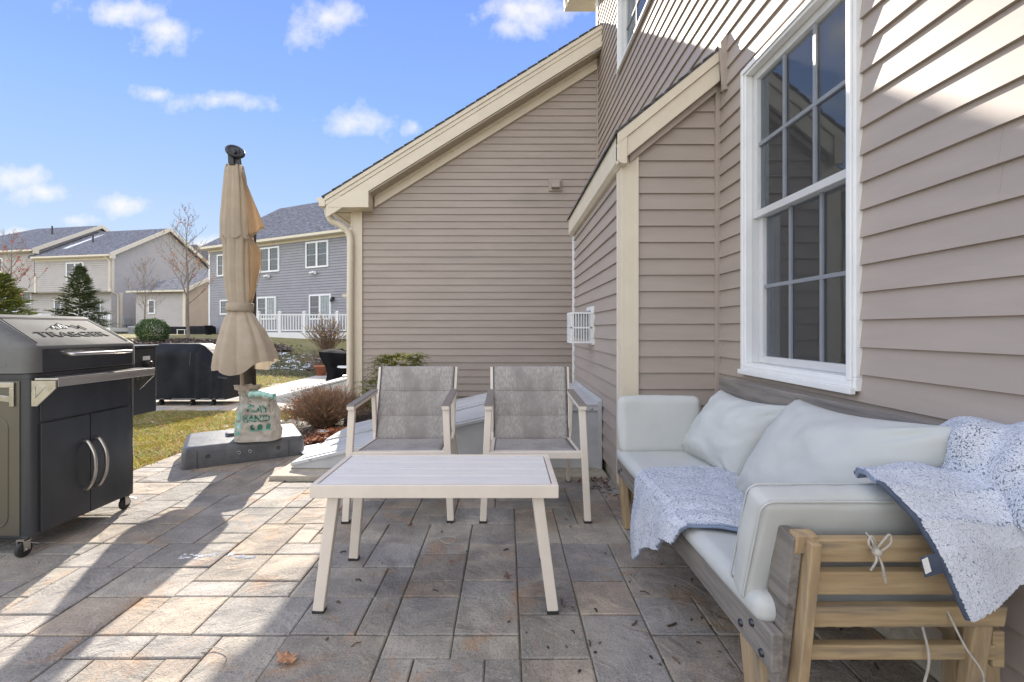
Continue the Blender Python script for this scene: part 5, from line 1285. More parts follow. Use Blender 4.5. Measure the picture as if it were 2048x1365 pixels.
# garage of the left house: own building with tan end wall
CC = Vector((at(371, 0, 31.5).x, 31.5, 0)); hC = thing('neighbour_garage', (CC.x, CC.y, 1.1), 'single-storey garage with dark hip roof and tan end wall between the two far houses', 'garage')
def CP(u, t, z): return CC + dL * u + dG * t + up * z
EC, PC = 3.72, 5.55
mb = MB(); siding(mb, CC, dL, nL, .45, EC, cst(0), cst(4.05), (), .15, .034); mb.build('wall', M['grey_siding'], hC)
mb = MB(); siding(mb, CC, dG, nG, .45, PC, lambda z: max(0, (z - EC) / (PC - EC) * 3.3), lambda z: 6.6 - max(0, (z - EC) / (PC - EC) * 3.3), (), .15, .034); mb.build('end_wall', M['tan_siding'], hC)
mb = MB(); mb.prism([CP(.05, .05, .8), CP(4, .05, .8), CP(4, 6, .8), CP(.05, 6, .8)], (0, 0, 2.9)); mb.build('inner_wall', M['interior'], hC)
mb = MB(); siding(mb, CP(4.05, 0, 0), dG, -nG, .45, EC, cst(0), cst(6), (), .15, .034); mb.build('wall', M['grey_siding'], hC)
mb = MB(); roofpoly(mb, [CP(-.3, -.35, EC + .08), CP(4.4, -.35, EC + .08), CP(1.9, 3.3, PC + .12), CP(-.3, 3.3, PC + .12)]); roofpoly(mb, [CP(4.4, -.35, EC + .08), CP(4.4, 6.9, EC + .08), CP(1.9, 3.3, PC + .12)])
roofpoly(mb, [CP(-.3, 3.3, PC + .12), CP(1.9, 3.3, PC + .12), CP(4.4, 6.9, EC + .08), CP(-.3, 6.9, EC + .08)]); mb.build('roof', M['shingle_far'], hC)
mb = MB(); mb.beam(CP(-.3, -.4, EC), CP(4.4, -.4, EC), .08, .12); mb.beam(CP(-.32, -.35, EC + .0), CP(-.32, 3.3, PC + .04), .06, .24); mb.beam(CP(-.32, 6.9, EC), CP(-.32, 3.3, PC + .04), .06, .24)
mb.beam(CP(.08, -.03, .9), CP(.08, -.03, EC - .05), .2, .04, nL); mb.beam(CP(-.03, .1, .9), CP(-.03, .1, EC), .2, .04, nG); mb.build('trim', M['cream'], hC)
u0, u1 = sorted((along(CC, dL, 297.5), along(CC, dL, 312))); far_window(hC, CC, dL, nL, u0, u1, H + 32 / 29.2, H + 61 / 29.2, cols=1)
# roof beyond
hD = thing('distant_house', (-30, 52, 1.2), 'farthest house, only its dark roof slope visible behind the bare tree', 'house')
mb = MB(); mb.box(-36, -24, 52, 60, 1, 6.7); mb.build('wall', M['grey_siding'], hD)
mb = MB(); mb.prism([(-37.0, 51.5, 10.6), (-34.5, 51.5, 10.6), (-25.5, 51.5, 6.4), (-38, 51.5, 6.4)], (0, 9, 0)); mb.build('roof', M['shingle_far'], hD)
mb = MB(); mb.beam((-34.5, 51.42, 10.6), (-25.5, 51.42, 6.4), .1, .3); mb.build('rake_board', M['white'], hD)

# air conditioner, dark covers by the far garage
ac = at(268, 669, 29.5); ob = MB(); ob.box(ac.x - .42, ac.x + .42, 29.5, 30.3, ac.z - .2, ac.z + .52)
a0 = thing('air_conditioner', (ac.x, 29.9, ac.z - .2), 'grey air conditioner unit on the ground beside the far garage', 'air conditioner'); ob.build('case', M['grey_box'], a0, bevel=.04)
ob = MB()
for k in range(9): ob.box(ac.x - .38, ac.x + .38, 29.482, 29.499, ac.z - .12 + k * .065, ac.z - .10 + k * .065)
ob.build('grille', M['black_plastic'], a0)
def covered(name, x0, x1, y0, y1, zb, zt, lab, cat, prof=None, seed=1):
    mb = MB(); cx, cy = (x0 + x1) / 2, (y0 + y1) / 2
    prof = prof or [(0, 1.03), (.1, 1.02), (.5, 1.0), (.85, .99), (.95, .96), (1.0, .85)]
    rings = []
    for (h, w) in prof:
        ring = rrect(cx - (cx - x0) * w, cx + (x1 - cx) * w, cy - (cy - y0) * w, cy + (y1 - cy) * w, .06, zb + (zt - zb) * h, 8)
        rings.append([(p[0] + .03 * noise.noise(Vector((p[0] * 5, p[1] * 5, h * 3 + seed))), p[1] + .035 * noise.noise(Vector((p[0] * 6, p[1] * 3, h * 2 + seed))), p[2] + (.02 * noise.noise(Vector((p[0] * 4, p[1] * 4, seed))) if h > .5 else 0)) for p in ring])
    loft(mb, rings); o = mb.build(name, M['cover'], origin=(cx, cy, zb)); tag(o, lab, cat); return o
g1 = at(354, 676, 27.0); covered('covered_furniture', g1.x - .75, g1.x + .45, 27, 28, g1.z, g1.z + .66, 'low black covered furniture just left of the tall bare tree trunk', 'cover', seed=2)
g2 = at(394, 676, 26.5); covered('covered_furniture', g2.x - .55, g2.x + .50, 26.5, 27.5, g2.z, g2.z + .68, 'black covered furniture just right of the tall bare tree trunk', 'cover', seed=4)
g3 = at(361, 675, 25.0); t3 = thing('side_table', (g3.x, 25.1, g3.z), 'small pale metal side table in front of the far black covers', 'table')
mb = MB(); mb.box(g3.x - .22, g3.x + .22, 25, 25.3, g3.z + .40, g3.z + .43); mb.build('tabletop', M['white'], t3)
for sx in (-.2, .2):
    mb = MB(); mb.box(g3.x + sx - .015, g3.x + sx + .015, 25.02, 25.05, g3.z, g3.z + .40); mb.build('leg', M['white'], t3)
g4 = at(413, 675, 24.0); covered('planter', g4.x - .13, g4.x + .13, 24, 24.3, g4.z - .05, g4.z + .62, 'tall dark planter with dry stems left of the umbrella', 'planter', [(0, .7), (.9, 1.0), (.92, 1.1), (1.0, 1.1)])

# covered grill beside the lawn
cg = thing('covered_grill', (-4.6, 6.8, 0), 'gas grill under a wrinkled black vinyl cover right of the pellet grill', 'grill')
Yc = 6.55
def PF(px, py, Y=Yc): p = at(px, py, Y); return p.x, p.z
mb = MB()
secs = [(-5.28, .72), (-5.2, .86), (-5.02, .88), (-4.46, .88), (-4.40, .86), (-4.24, .70), (-4.13, .58), (-4.02, .545), (-3.97, .50)]
def cov(u, v):
    # u around the section (front bottom -> top -> back bottom), v along X
    k = v * (len(secs) - 1); i = min(len(secs) - 2, int(k)); f_ = k - i; x = secs[i][0] + (secs[i + 1][0] - secs[i][0]) * f_; h = secs[i][1] + (secs[i + 1][1] - secs[i][1]) * f_
    yf, yb = Yc - .02, Yc + .55
    path = [(yf - .03, .09), (yf, h - .14), (yf + .14, h - .0), (yb - .12, h), (yb, h - .12), (yb + .02, .09)]
    p = seg([(0, a, b) for a, b in path], u)
    w = (noise.noise(Vector((x * 5, p.y * 2, p.z * 1.6))) * .045 + noise.noise(Vector((x * 14, p.y * 3, p.z * 3))) * .015) * (.5 + (1 - min(1, p.z)) * .9)
    return (x + w * .3, p.y + w * (-1 if u < .5 else 1), p.z + w * .25)
mb.grid(cov, 60, 64)
for vv_ in (0, 1):
    pts = [cov(i / 30, vv_) for i in range(31)]; mb.add(pts, [tuple(range(31))])
mb.build('cover', M['cover'], cg)
mb = MB(); xs_ = PF(383, 700)[0]; mb.tube([(xs_, Yc - .045, .12), (xs_, Yc - .045, .3), (xs_, Yc - .035, .6), (xs_, Yc - .02, .76)], .005, 5); mb.beam((-5.28, Yc - .055, .105), (-3.97, Yc - .055, .105), .006, .018); mb.build('cover_seam', M['piping'], cg)
mb = MB(); mb.obox((-4.02, Yc - .045, .40), (.06, 0, -.01), (0, .008, 0), (.002, 0, .012)); mb.build('buckle', M['black_plastic'], cg)
for x in (-4.95, -4.5, -4.2):
    mb = MB(); mb.lathe((x - .015, Yc + .05, .04), [(0, 0), (.04, 0), (.04, .03), (0, .03)], 16, 'X'); mb.box(x - .02, x + .02, Yc + .04, Yc + .06, .05, .13); mb.build('caster', M['rubber'], cg)
# covered chair and pot, round table edge on the far patio
cc_ = MB()
def cov2(u, v):
    th = 2 * math.pi * u; q = seg([(.36, 0, .0), (.33, 0, .15), (.34, 0, .30), (.44, 0, .52), (.46, 0, .62), (.30, 0, .66), (.02, 0, .66)], v)
    w = 1 + .07 * math.sin(9 * th + v * 3) * (1 - v) + .06 * noise.noise(Vector((math.cos(th) * 2, math.sin(th) * 2, v * 3)))
    return (-3.25 + q.x * w * math.cos(th) * 1.08 - .06 * v, 9.35 + q.x * w * math.sin(th), q.z - .04 * (math.cos(th) * v))
cc_.grid(cov2, 64, 30); o = cc_.build('covered_firepit', M['cover_matte'], origin=(-3.25, 9.35, 0)); tag(o, 'round black covered furniture on the far patio next to the downspout', 'cover')
tp_ = thing('garden_table', (-3.05, 8.9, 0), 'thin white garden table edge in front of the round black cover', 'table')
mb = MB(); mb.lathe((-2.98, 8.9, .355), [(0, 0), (.27, 0), (.28, .012), (.27, .03), (0, .03)], 32); mb.build('tabletop', M['white'], tp_)
mb = MB(); mb.tube([(-2.98, 8.9, 0), (-2.98, 8.9, .355)], .03, 8); mb.build('leg', M['white'], tp_)
c = at(642, 748, 10.9); c.z = 0; tp2 = thing('flower_pot', c, 'terracotta flower pot left of the round black cover', 'flower pot')
mb = MB(); mb.lathe(c, [(0, 0), (.11, 0), (.15, .2), (.165, .2), (.165, .235), (.14, .235), (.13, .2), (0, .19)], 24); mb.build('pot', M['terracotta'], tp2)

# ------------------------------------------------------------------ plants
def bare_tree(name, base, h, label, seed, spread=.42, leafc=None, nleaf=200, r0=.055, levels=3, nb=20, group=None, start=.28):
    rs = random.Random(seed); base = Vector(base); t = thing(name, base, label, 'tree', group)
    trunk = MB(); pts = [base + Vector((.02 * h * math.sin(k * .9 + seed) * k / 10, .01 * h * math.cos(k), h * k / 10)) for k in range(11)]
    trunk.tube(pts, [r0 * (1 - .93 * k / 10) for k in range(11)], 8); trunk.build('trunk', M['bark'], t)
    br = MB(); tips = []
    def branch(p, d, L, r, lev):
        q = [p]; dd = d.copy(); n = 5
        for k in range(n):
            dd = (dd + Vector((rs.uniform(-.12, .12), rs.uniform(-.12, .12), .10))).normalized(); q.append(q[-1] + dd * L / n)
        br.tube(q, [max(.0035, r * (1 - .8 * i / n)) for i in range(n + 1)], 4, cap=False)
        tips.extend(q[2:])
        if lev > 0:
            for k in range(rs.randint(3, 5)):
                i = rs.randint(1, n); a = rs.uniform(0, 6.28); side = Vector((math.cos(a), math.sin(a), rs.uniform(.0, .5))); branch(q[i], (dd * .8 + side * .75).normalized(), L * rs.uniform(.35, .6), r * .5, lev - 1)
    for k in range(nb):
        f_ = start + (1 - start) * (k + .5) / nb; i = f_ * 10; p = pts[int(i)].lerp(pts[min(10, int(i) + 1)], i - int(i)); a = k * 2.4 + rs.uniform(-.4, .4); el_ = .55 + .5 * f_
        branch(p, Vector((math.cos(a), math.sin(a), el_)).normalized(), spread * h * (1.05 - f_ * .85) + .1, r0 * .34 * (1.1 - f_ * .8), levels - 1)
    br.build('crown', M['bark'], t)
    if leafc:
        lf = MB()
        for k in range(nleaf):
            p = rs.choice(tips) + Vector((rs.uniform(-.03, .03), rs.uniform(-.03, .03), rs.uniform(-.05, 0)))
            if p.z > base.z + h * .72 and rs.random() < .8: continue
            s = rs.uniform(.025, .05); a = Vector((rs.uniform(-1, 1), rs.uniform(-1, 1), rs.uniform(-1, 1))).normalized(); b = a.orthogonal().normalized(); c_ = rs.choice(leafc); j_ = rs.uniform(.7, 1.2)
            lf.add([p - a * s, p + b * s * .6, p + a * s, p - b * s * .6], [(0, 1, 2, 3)], tuple(min(1, x * j_) for x in c_))
        lf.build('leaves', M['leaf'], t)
    return t
def gpos(px, Y): p = at(px, 0, Y); return (p.x, Y, gh(p.x, Y) - .03)
OR = [(.42, .15, .05), (.5, .22, .07), (.33, .12, .05)]; RD = [(.45, .06, .03), (.5, .1, .04), (.3, .05, .03)]
bare_tree('bare_tree', gpos(375, 18.0), 4.9, 'tallest bare tree with a few orange leaves beside the tan garage wall', 11, .36, OR, 340, .07, 3, 24)
bare_tree('bare_tree', gpos(290, 24.0), 3.6, 'thin bare tree rising behind the round shrub', 23, .42, OR, 90, .05, 3, 20)
bare_tree('bare_tree', gpos(22, 19.0), 3.9, 'bare tree with red leaves at the far left edge', 31, .40, RD, 420, .06, 3, 22)

def needle_clump(mb, p, d, L, rs, cols, w=.012, n=26, droop=.2):
    """a flat spray of needles along direction d"""
    d = d.normalized(); side = d.cross(Vector((0, 0, 1)));
    if side.length < .1: side = Vector((1, 0, 0))
    side.normalize(); upv = side.cross(d)
    for k in range(n):
        t = (k + rs.random()) / n; q = p + d * L * t - Vector((0, 0, droop * L * t * t)); s = rs.choice((-1, 1)); a = rs.uniform(.4, 1.1); l = L * .22 * rs.uniform(.6, 1.2) * (1.1 - t * .6)
        e = (d * math.cos(a) + side * s * math.sin(a) + upv * rs.uniform(-.35, .5)).normalized(); nn = e.cross(upv).normalized() * w
        c = rs.choice(cols); j_ = rs.uniform(.65, 1.25)
        mb.add([q - nn, q + nn, q + e * l + nn * .3, q + e * l - nn * .3], [(0, 1, 2, 3)], tuple(x * j_ for x in c))
def conifer(name, base, h, rad, label, seed, cols, n=420, L=.42, w=.014, cat='tree', top=1.0, nn=24):
    rs = random.Random(seed); base = Vector(base); t = thing(name, base, label, cat)
    m_ = MB(); m_.tube([base, base + Vector((0, 0, h * .9))], [.05 * h / 2, .008], 8); m_.build('trunk', M['bark'], t)
    mb = MB(); bm_ = MB()
    for k in range(n):
        f_ = (rs.random() ** 1.25); z = h * (.06 + .94 * f_); rr = rad * (1 - f_) ** .8 * (1 + .25 * math.sin(f_ * 37 + seed)) + .03; a = rs.uniform(0, 6.283); q = rs.uniform(.25, 1.0) ** .6
        d = Vector((math.cos(a), math.sin(a), .15 + .55 * f_)).normalized(); p = base + Vector((math.cos(a) * rr * q * .75, math.sin(a) * rr * q * .75, z))
        needle_clump(mb, p, d, L * (1 - .55 * f_) * rs.uniform(.6, 1.1), rs, cols, w, nn)
    # leader
    for k in range(8): needle_clump(mb, base + Vector((0, 0, h * (.86 + .02 * k))), Vector((rs.uniform(-.4, .4), rs.uniform(-.4, .4), 1)), .22, rs, cols, w, 14)
    mb.build('crown', M['needle'], t); return t
SP = [(.12, .165, .085), (.18, .22, .10), (.27, .28, .13), (.08, .12, .07)]
conifer('spruce_tree', gpos(160, 19.0), 2.85, 1.12, 'dense dark green spruce with pointed top rising above the grill lid', 3, SP, 1700, .40, .030, top=1, nn=26)
JP = [(.15, .20, .06), (.34, .36, .09), (.46, .43, .13), (.10, .15, .05)]
conifer('juniper_bush', gpos(2, 14.0), 2.15, 1.15, 'yellow-green feathery evergreen at the left edge above the grill lid', 5, JP, 1600, .5, .02, 'bush', nn=34)
# round clipped shrub
rs = random.Random(8); bp_ = Vector(gpos(306, 16.0)); bs = thing('round_shrub', bp_, 'round clipped green shrub on the mulch mound', 'bush')
mb = MB(); rs = random.Random(5)
for k in range(9000):
    a, b = rs.uniform(0, 6.283), math.acos(rs.uniform(-1, 1)); d = Vector((math.sin(b) * math.cos(a), math.sin(b) * math.sin(a), math.cos(b))); r_ = .5 * rs.uniform(.55, 1.0) ** .4 * (1 + .13 * noise.noise(d * 3))
    p = bp_ + Vector((0, 0, .46)) + Vector((d.x * r_, d.y * r_, d.z * r_ * .88)); s = rs.uniform(.014, .026); t1 = Vector((rs.uniform(-1, 1), rs.uniform(-1, 1), rs.uniform(-.3, 1))).normalized(); t2 = t1.orthogonal().normalized()
    c = rs.choice([(.045, .085, .025), (.07, .13, .035), (.12, .18, .05), (.03, .055, .02)]); mb.add([p - t1 * s, p + t2 * s * .55, p + t1 * s, p - t2 * s * .55], [(0, 1, 2, 3)], c)
mb.build('foliage', M['leaf'], bs); mb = MB(); mb.tube([bp_, bp_ + Vector((0, 0, .4))], .03, 6); mb.build('stem', M['bark'], bs)

def twiggy(name, base, h, rad, n, label, seed, leaf=None, nleaf=60, flat=1.0, rr0=.0028, tipc=((1, 1, 1),), cat='bush', sub=3):
    rs = random.Random(seed); base = Vector(base); t = thing(name, base, label, cat); mb = MB(); tips = []
    for k in range(n):
        a = rs.uniform(0, 6.283); q = math.sqrt(rs.random()); el_ = rs.uniform(.25, 1.0)
        d = Vector((math.cos(a) * q * rad * 1.05, math.sin(a) * q * rad * 1.05 * flat, h * math.sqrt(max(.05, 1 - q * q * .85)) * rs.uniform(.8, 1.05))); b0 = base + Vector((rs.uniform(-.07, .07) * rad * 3, rs.uniform(-.07, .07) * rad * 3, 0))
        j1 = Vector((rs.uniform(-1, 1), rs.uniform(-1, 1), rs.uniform(-.3, .6))) * rad * .12
        p = [b0, b0 + d * .4 + j1 + Vector((0, 0, h * .08)), b0 + d * .75 + j1 * .6, b0 + d]; c = rs.choice(tipc)
        mb.tube(p, [rr0 * 1.6, rr0 * 1.2, rr0 * .9, rr0 * .5], 3, cap=False, col=c, smooth=False); tips += [p[2], p[3]]
        for m in range(sub):
            i = rs.uniform(.45, 1); q0 = b0 + d * i + j1 * (1 - i); dd = (d.normalized() * .6 + Vector((rs.uniform(-1, 1), rs.uniform(-1, 1), rs.uniform(-.2, 1)))).normalized() * rad * rs.uniform(.12, .34)
            mb.tube([q0, q0 + dd * .5 + Vector((0, 0, .01)), q0 + dd], [rr0 * .8, rr0 * .6, rr0 * .4], 3, cap=False, col=rs.choice(tipc), smooth=False); tips.append(q0 + dd)
    mb.build('twigs', M['twig'], t)
    if leaf:
        lf = MB()
        for k in range(nleaf):
            p = rs.choice(tips); s = rs.uniform(.007, .013) * (1 if rad < .6 else 3); a = Vector((rs.uniform(-1, 1), rs.uniform(-1, 1), rs.uniform(-1, 1))).normalized(); b = a.orthogonal(); c = rs.choice(leaf)
            lf.add([p - a * s, p + b * s * .6, p + a * s, p - b * s * .6], [(0, 1, 2, 3)], c)
        lf.build('leaves', M['leaf'], t)
    return t
twiggy('bare_bush', (-2.06, 5.2, 0), .43, .46, 900, 'dense twiggy brown bush with a few orange leaves right of the sand bag', 2, [(.75, .22, .04), (.65, .28, .08)], 130, .85, .0021, ((1, 1, 1), (.8, .75, .7), (1.7, 1.6, 1.35), (1.3, 1.1, .9)))
twiggy('bare_bush', gpos(655, 17.0), 1.35, .85, 130, 'tall bare bush with yellow-orange leaves in front of the white deck railing', 6, [(.75, .42, .10), (.8, .36, .06), (.6, .5, .15)], 150, .7, .007, ((1, 1, 1), (.8, .7, .6)), sub=4)
twiggy('bare_bush', gpos(640, 12.6), .55, .7, 70, 'low bare stems by the terracotta pot', 16, None, 0, .6, .004, ((1, 1, 1), (.8, .7, .6)))
# golden cypress behind the bulkhead
rs = random.Random(4); cb = Vector((-1.38, 5.75, 0)); cy = thing('cypress_shrub', cb, 'golden green feathery shrub peeking out behind the left sling chair', 'bush')
mb = MB(); GC = [(.32, .33, .06), (.44, .40, .09), (.2, .25, .05), (.52, .42, .13), (.13, .18, .04)]
for k in range(620):
    f_ = rs.random(); a = rs.uniform(0, 6.283); z = .08 + .66 * f_; r_ = (.40 - .18 * f_) * rs.uniform(.3, 1); p = cb + Vector((math.cos(a) * r_ * 1.05 - .10 * (1 - f_) + .06 * f_, math.sin(a) * r_ * .7, z))
    needle_clump(mb, p, Vector((math.cos(a), math.sin(a), rs.uniform(.1, .9))), rs.uniform(.10, .24), rs, GC, .0055, 30, .5)
mb.build('foliage', M['needle'], cy)
mb = MB(); mb.tube([cb, cb + Vector((0, 0, .5))], .02, 6); mb.build('stem', M['bark'], cy)

# ------------------------------------------------------------------ ground cover
mb = MB()
def patch(mb, x0, x1, y0, y1, z, nx=20, ny=12, amp=.02, hf=None, edge=.12, seed=0, keep=None):
    vs, ok = [], []
    for j in range(ny + 1):
        for i in range(nx + 1):
            x, y = x0 + (x1 - x0) * i / nx, y0 + (y1 - y0) * j / ny
            zz = z + (hf(x, y) if hf else 0) + amp * noise.noise(Vector((x * 4, y * 4, seed))) + amp; vs.append((x, y, zz)); ok.append(keep(x, y) if keep else True)
    fs = [(j * (nx + 1) + i, j * (nx + 1) + i + 1, (j + 1) * (nx + 1) + i + 1, (j + 1) * (nx + 1) + i) for j in range(ny) for i in range(nx)]
    fs = [f for f in fs if all(ok[k] for k in f)]
    mb.add(vs, fs, smooth=True)
patch(mb, -2.95, .8, 4.28, 6.64, -.022, 60, 40, .012, keep=lambda x, y: x > -2.75 + .25 * math.sin(y * 2.3) + max(0, 5.2 - y) * .35 and not (x > -1.72 and y < 4.93))
patch(mb, -13.6, -7.6, 14.3, 18.2, .02, 50, 30, .05, gh, keep=lambda x, y: ((x + 10.6) / 3.0) ** 2 + ((y - 16.2) / 1.9) ** 2 < 1 + .3 * noise.noise(Vector((x * 2, y * 2, 0))))
patch(mb, -5.3, -3.6, 11.9, 13.6, .0, 20, 16, .03, gh)
o = mb.build('mulch_bed', M['mulch']); tag(o, kind='stuff')
# bark chips
def flakes(mb, n, fn, s0, s1, cols, seed, zl=.01, thick=.35):
    rs = random.Random(seed)
    for k in range(n):
        x, y, z = fn(rs); s = rs.uniform(s0, s1); a = rs.uniform(0, 6.283); tl_ = rs.uniform(-.5, .5); tx = rs.uniform(-.5, .5)
        e1 = Vector((math.cos(a), math.sin(a), tl_)).normalized() * s; e2 = Vector((-math.sin(a), math.cos(a), tx)).normalized() * s * rs.uniform(thick, thick + .35); p = Vector((x, y, z + zl * rs.random() + s * .25))
        cu = Vector((0, 0, s * rs.uniform(.1, .5))); c = rs.choice(cols); j_ = rs.uniform(.7, 1.2); c = tuple(min(1, q * j_) for q in c)
        mb.add([p - e1 + cu, p - e2 * .9, p + e1 + cu, p + e2 * .9, p], [(0, 1, 4), (1, 2, 4), (2, 3, 4), (3, 0, 4)], c)
mb = MB()
def inbed(rs):
    while True:
        x, y = rs.uniform(-2.8, .7), rs.uniform(4.3, 6.6)
        if x > -2.7 + max(0, 5.2 - y) * .35 and not (x > -1.72 and y < 4.95): return x, y, 0
flakes(mb, 2600, inbed, .008, .03, [(.12, .08, .055), (.2, .14, .1), (.07, .05, .04), (.3, .24, .18)], 3)
flakes(mb, 3000, lambda rs: (lambda x, y: (x, y, gh(x, y) + .08))(rs.gauss(-10.6, 1.3), rs.gauss(16.1, .8)), .03, .09, [(.12, .08, .055), (.22, .15, .1), (.07, .05, .04), (.36, .3, .24)], 4)
o = mb.build('bark_chips', M['leaf']); tag(o, kind='stuff')
mb = MB(); flakes(mb, 420, lambda rs: (lambda t, q: (-1.80 + .16 * q + .10 * t, 4.50 + .45 * t + .1 * q, .0 + .03 * rs.random()))(rs.uniform(-.6, 1), rs.gauss(0, .6)), .012, .03, [(.62, .20, .06), (.7, .3, .1), (.45, .14, .06), (.3, .12, .07)], 5, .03, .6)
o = mb.build('fallen_leaves', M['leaf']); tag(o, kind='stuff')
mb = MB(); rs = random.Random(77)
def blob(mb, x, y, z, rx, ry, h, seed, n=26, m=5):
    vs = [(x, y, z + h)]; 
    for j in range(1, m + 1):
        for i in range(n):
            a = 2 * math.pi * i / n; k = j / m; rr = k * (1 + .55 * noise.noise(Vector((math.cos(a) * 1.6 + seed, math.sin(a) * 1.6, seed)))+ .2 * noise.noise(Vector((math.cos(a) * 5 + seed, math.sin(a) * 5, seed))))
            vs.append((x + rx * rr * math.cos(a), y + ry * rr * math.sin(a), z + h * (1 - k ** 2) + .3 * h * noise.noise(Vector((i, j, seed))) - (.004 if j == m else 0)))
    fs = [(0, 1 + i, 1 + (i + 1) % n) for i in range(n)] + [(1 + (j - 1) * n + i, 1 + j * n + i, 1 + j * n + (i + 1) % n, 1 + (j - 1) * n + (i + 1) % n) for j in range(1, m) for i in range(n)]
    mb.add(vs, fs, smooth=True)
for (x, y, rx, ry, h, z) in [(-1.72, 4.12, .09, .14, .02, .028), (-1.60, 4.45, .12, .2, .03, .03), (-1.5, 4.86, .2, .07, .03, .03), (-1.2, 4.88, .15, .06, .03, .03), (-1.66, 3.93, .07, .07, .012, .03), (-1.95, 4.9, .1, .06, .015, 0), (-2.35, 4.75, .08, .05, .012, 0)]:
    blob(mb, x, y, z, rx, ry, h, x * 9 + y)
for k in range(100):
    px, Y = rs.uniform(535, 640), rs.uniform(12.0, 16); p = at(px, 0, Y); blob(mb, p.x, Y, gh(p.x, Y) - .02, rs.uniform(.03, .13), rs.uniform(.02, .07), .02, k, 8, 2)
for k in range(40): 
    x, y = rs.uniform(-4.6, -3.0), rs.uniform(4.9, 6.0); blob(mb, x, y, -.005, rs.uniform(.008, .03), rs.uniform(.008, .03), .008, k + 200, 7, 2)
o = mb.build('snow_patches', M['snow']); tag(o, kind='stuff')
# grass blades
mb = MB(); rs = random.Random(12); GCOL = [(.42, .36, .09), (.34, .31, .08), (.55, .45, .17), (.6, .5, .26), (.24, .25, .07), (.48, .42, .12)]
def blade(x, y, z, h, w, c):
    a = rs.uniform(0, 6.283); l = rs.uniform(.2, 1.1) * h; dx, dy = math.cos(a), math.sin(a)
    mb.add([(x - dy * w, y + dx * w, z), (x + dy * w, y - dx * w, z), (x + dx * l * .5 + dy * w * .6, y + dy * l * .5 - dx * w * .6, z + h * .7), (x + dx * l, y + dy * l, z + h)], [(0, 1, 2), (0, 2, 3)], c)
cnt = 0
while cnt < 52000:
    Y = 3.2 + 3.4 * rs.random() ** .8; x = rs.uniform(-5.6, -2.70)
    if x > -2.88 + (.0 if Y < 4.3 else .16 * (Y - 4.3)) + .03 * math.sin(Y * 9) or (Y > 6.13): continue
    if x < -1.05 * Y: continue
    n_ = noise.noise(Vector((x * 2.3, Y * 2.3, 0))); c = GCOL[min(5, int(3 + n_ * 5 + rs.uniform(-1.5, 1.5)))] if n_ > -.9 else GCOL[0]
    blade(x, Y, -.03, rs.uniform(.025, .055), .0022, tuple(q * rs.uniform(.7, 1.15) for q in c)); cnt += 1
for k in range(30000):
    Y = rs.uniform(7.1, 16); x = rs.uniform(-.72 * Y - 1, -4.5 if Y < 11.8 else -.36 * Y)
    if Y > 10.5: c = rs.choice([(.13, .14, .06), (.2, .18, .1), (.1, .11, .05), (.26, .24, .16)])  # bank blades: the shade on the slope is put into a darker palette
    else: c = rs.choice(GCOL)
    blade(x, Y, gh(x, Y) - .04, rs.uniform(.04, .085), .006, tuple(q * rs.uniform(.7, 1.15) for q in c))
o = mb.build('grass', M['leaf']); tag(o, kind='stuff')

# single fallen leaves, tie loop, straws, ice on the patio
def dead_leaf(px, py, s, label, seed, cols=(.42, .22, .12)):
    rs = random.Random(seed); c = gr(px, py); mb = MB(); n = 15; pr = []; lob_j = 1
    lob = [1, .62, .8, .55, .9, .6, .7, .62, .5, .6, .78, .6, .85, .5, .75]
    for i in range(n):
        a = 2 * math.pi * i / n + seed; r_ = s * lob[i]; pr.append((c.x + r_ * math.cos(a), c.y + r_ * math.sin(a) * .8, .010 + s * .85 * abs(math.sin(a * 1.5 + seed)) * lob[i] * rs.uniform(.3, 1)))
    ct_ = (c.x, c.y, .014 + s * .1); k = rs.uniform(.8, 1.1)
    mid = [tuple((Vector(p) * .5 + Vector(ct_) * .5) + Vector((0, 0, s * rs.uniform(-.12, .16)))) for p in pr]
    vs = [ct_] + mid + pr; fs = [(0, 1 + i, 1 + (i + 1) % n) for i in range(n)] + [(1 + i, 1 + n + i, 1 + n + (i + 1) % n, 1 + (i + 1) % n) for i in range(n)]
    mb.add(vs, fs, tuple(q * k for q in cols)); o = mb.build('dead_leaf', M['leaf'], origin=(c.x, c.y, 0)); tag(o, label, 'leaf', 'dead leaves on the patio'); return o
dead_leaf(573, 1328, .048, 'largest curled tan leaf on the pavers at the front edge', 1, (.55, .30, .17))
dead_leaf(1016, 1160, .026, 'crumpled brown leaf on the pavers inside the right table leg', 2, (.22, .13, .10)); dead_leaf(821, 1056, .020, 'reddish brown leaf under the left half of the coffee table', 3, (.30, .12, .07))
dead_leaf(903, 1129, .018, 'smallest brown leaf under the coffee table below the tie loop', 4, (.28, .15, .1)); dead_leaf(322, 838 + 18, .03, 'small brown leaf lying on the lawn right of the pellet grill', 5, (.33, .16, .09))
mb = MB(); q = [gr(852, 1090), gr(880, 1080), gr(905, 1077), gr(912, 1084), gr(900, 1091), gr(884, 1088), gr(878, 1081)]
mb.tube(curve([Vector((p.x, p.y, .008 + .004 * (i % 2))) for i, p in enumerate(q)], 6), .0022, 6); o = mb.build('tie_loop', M['cord'], origin=tuple(gr(885, 1082))); tag(o, 'looped white plastic tie lying on the pavers under the coffee table', 'tie')
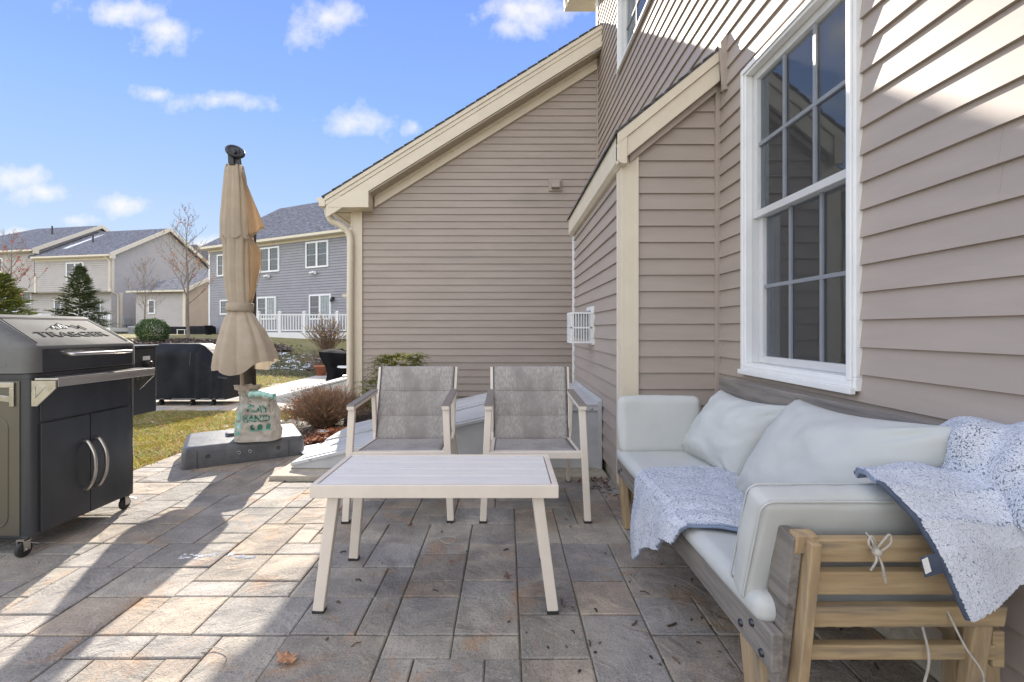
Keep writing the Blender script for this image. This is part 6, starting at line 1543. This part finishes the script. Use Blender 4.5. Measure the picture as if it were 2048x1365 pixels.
mb = MB(); q = [gr(405, 1302), gr(435, 1299), gr(455, 1310), gr(448, 1330), gr(440, 1338)]
mb.tube(curve([Vector((p.x, p.y, .006)) for p in q], 6), .0016, 6); o = mb.build('plant_stem', M['cord'], origin=tuple(gr(440, 1310))); tag(o, 'thin curved pale stem on the pavers left of the large leaf', 'stem')
M['ice'] = mat('ice_sheen', (.55, .57, .6), (.7, .72, .75), .12, scale=60, bump=1, bscale=90)
mb = MB()
for k in range(26):
    px, py = (rnd(360, 432), rnd(1108, 1122)) if k < 17 else (rnd(455, 520), rnd(1106, 1116)); p = gr(px, py); blob(mb, p.x, p.y, .001, rnd(.008, .03), rnd(.004, .012), .004, k + 50, 10, 2)
o = mb.build('ice_patch', M['ice']); tag(o, kind='stuff')
mb = MB(); rs = random.Random(41)
for k in range(56):
    if k < 42: px, py = rs.uniform(1120, 1470), rs.uniform(965, 1345)
    else: px, py = rs.uniform(640, 1120), rs.uniform(1060, 1350)
    p = gr(px, py)
    if p.x > 1.2: continue
    a = rs.uniform(0, 6.283); l = rs.choice((.003, .005, .008, .016)) * rs.uniform(.8, 1.3); b = a + rs.uniform(-.7, .7)
    mb.tube([p + Vector((0, 0, .004)), p + Vector((math.cos(a) * l, math.sin(a) * l, .007)), p + Vector((math.cos(a) * l + math.cos(b) * l, math.sin(a) * l + math.sin(b) * l, .004))], rs.uniform(.0018, .0038), 5, col=rs.choice([(.10, .07, .05), (.06, .045, .035), (.2, .13, .08)]))
for k in range(60):
    y = rs.uniform(1.4, 3.4); x = rs.uniform(.62, .73) if y > 2.9 else rs.uniform(1.1, 1.3); a = rs.uniform(0, 6.28); l = rs.uniform(.008, .025)
    mb.tube([(x, y, .005), (x + l * math.cos(a), y + l * math.sin(a), .01)], .003, 4, col=(.09, .06, .045))
flakes(mb, 60, lambda rs: (rs.uniform(.50, .72), 3.2 + rs.uniform(-.12, .1), .005), .01, .022, [(.12, .07, .05), (.2, .11, .07)], 6)
o = mb.build('leaf_litter', M['leaf']); tag(o, kind='stuff')
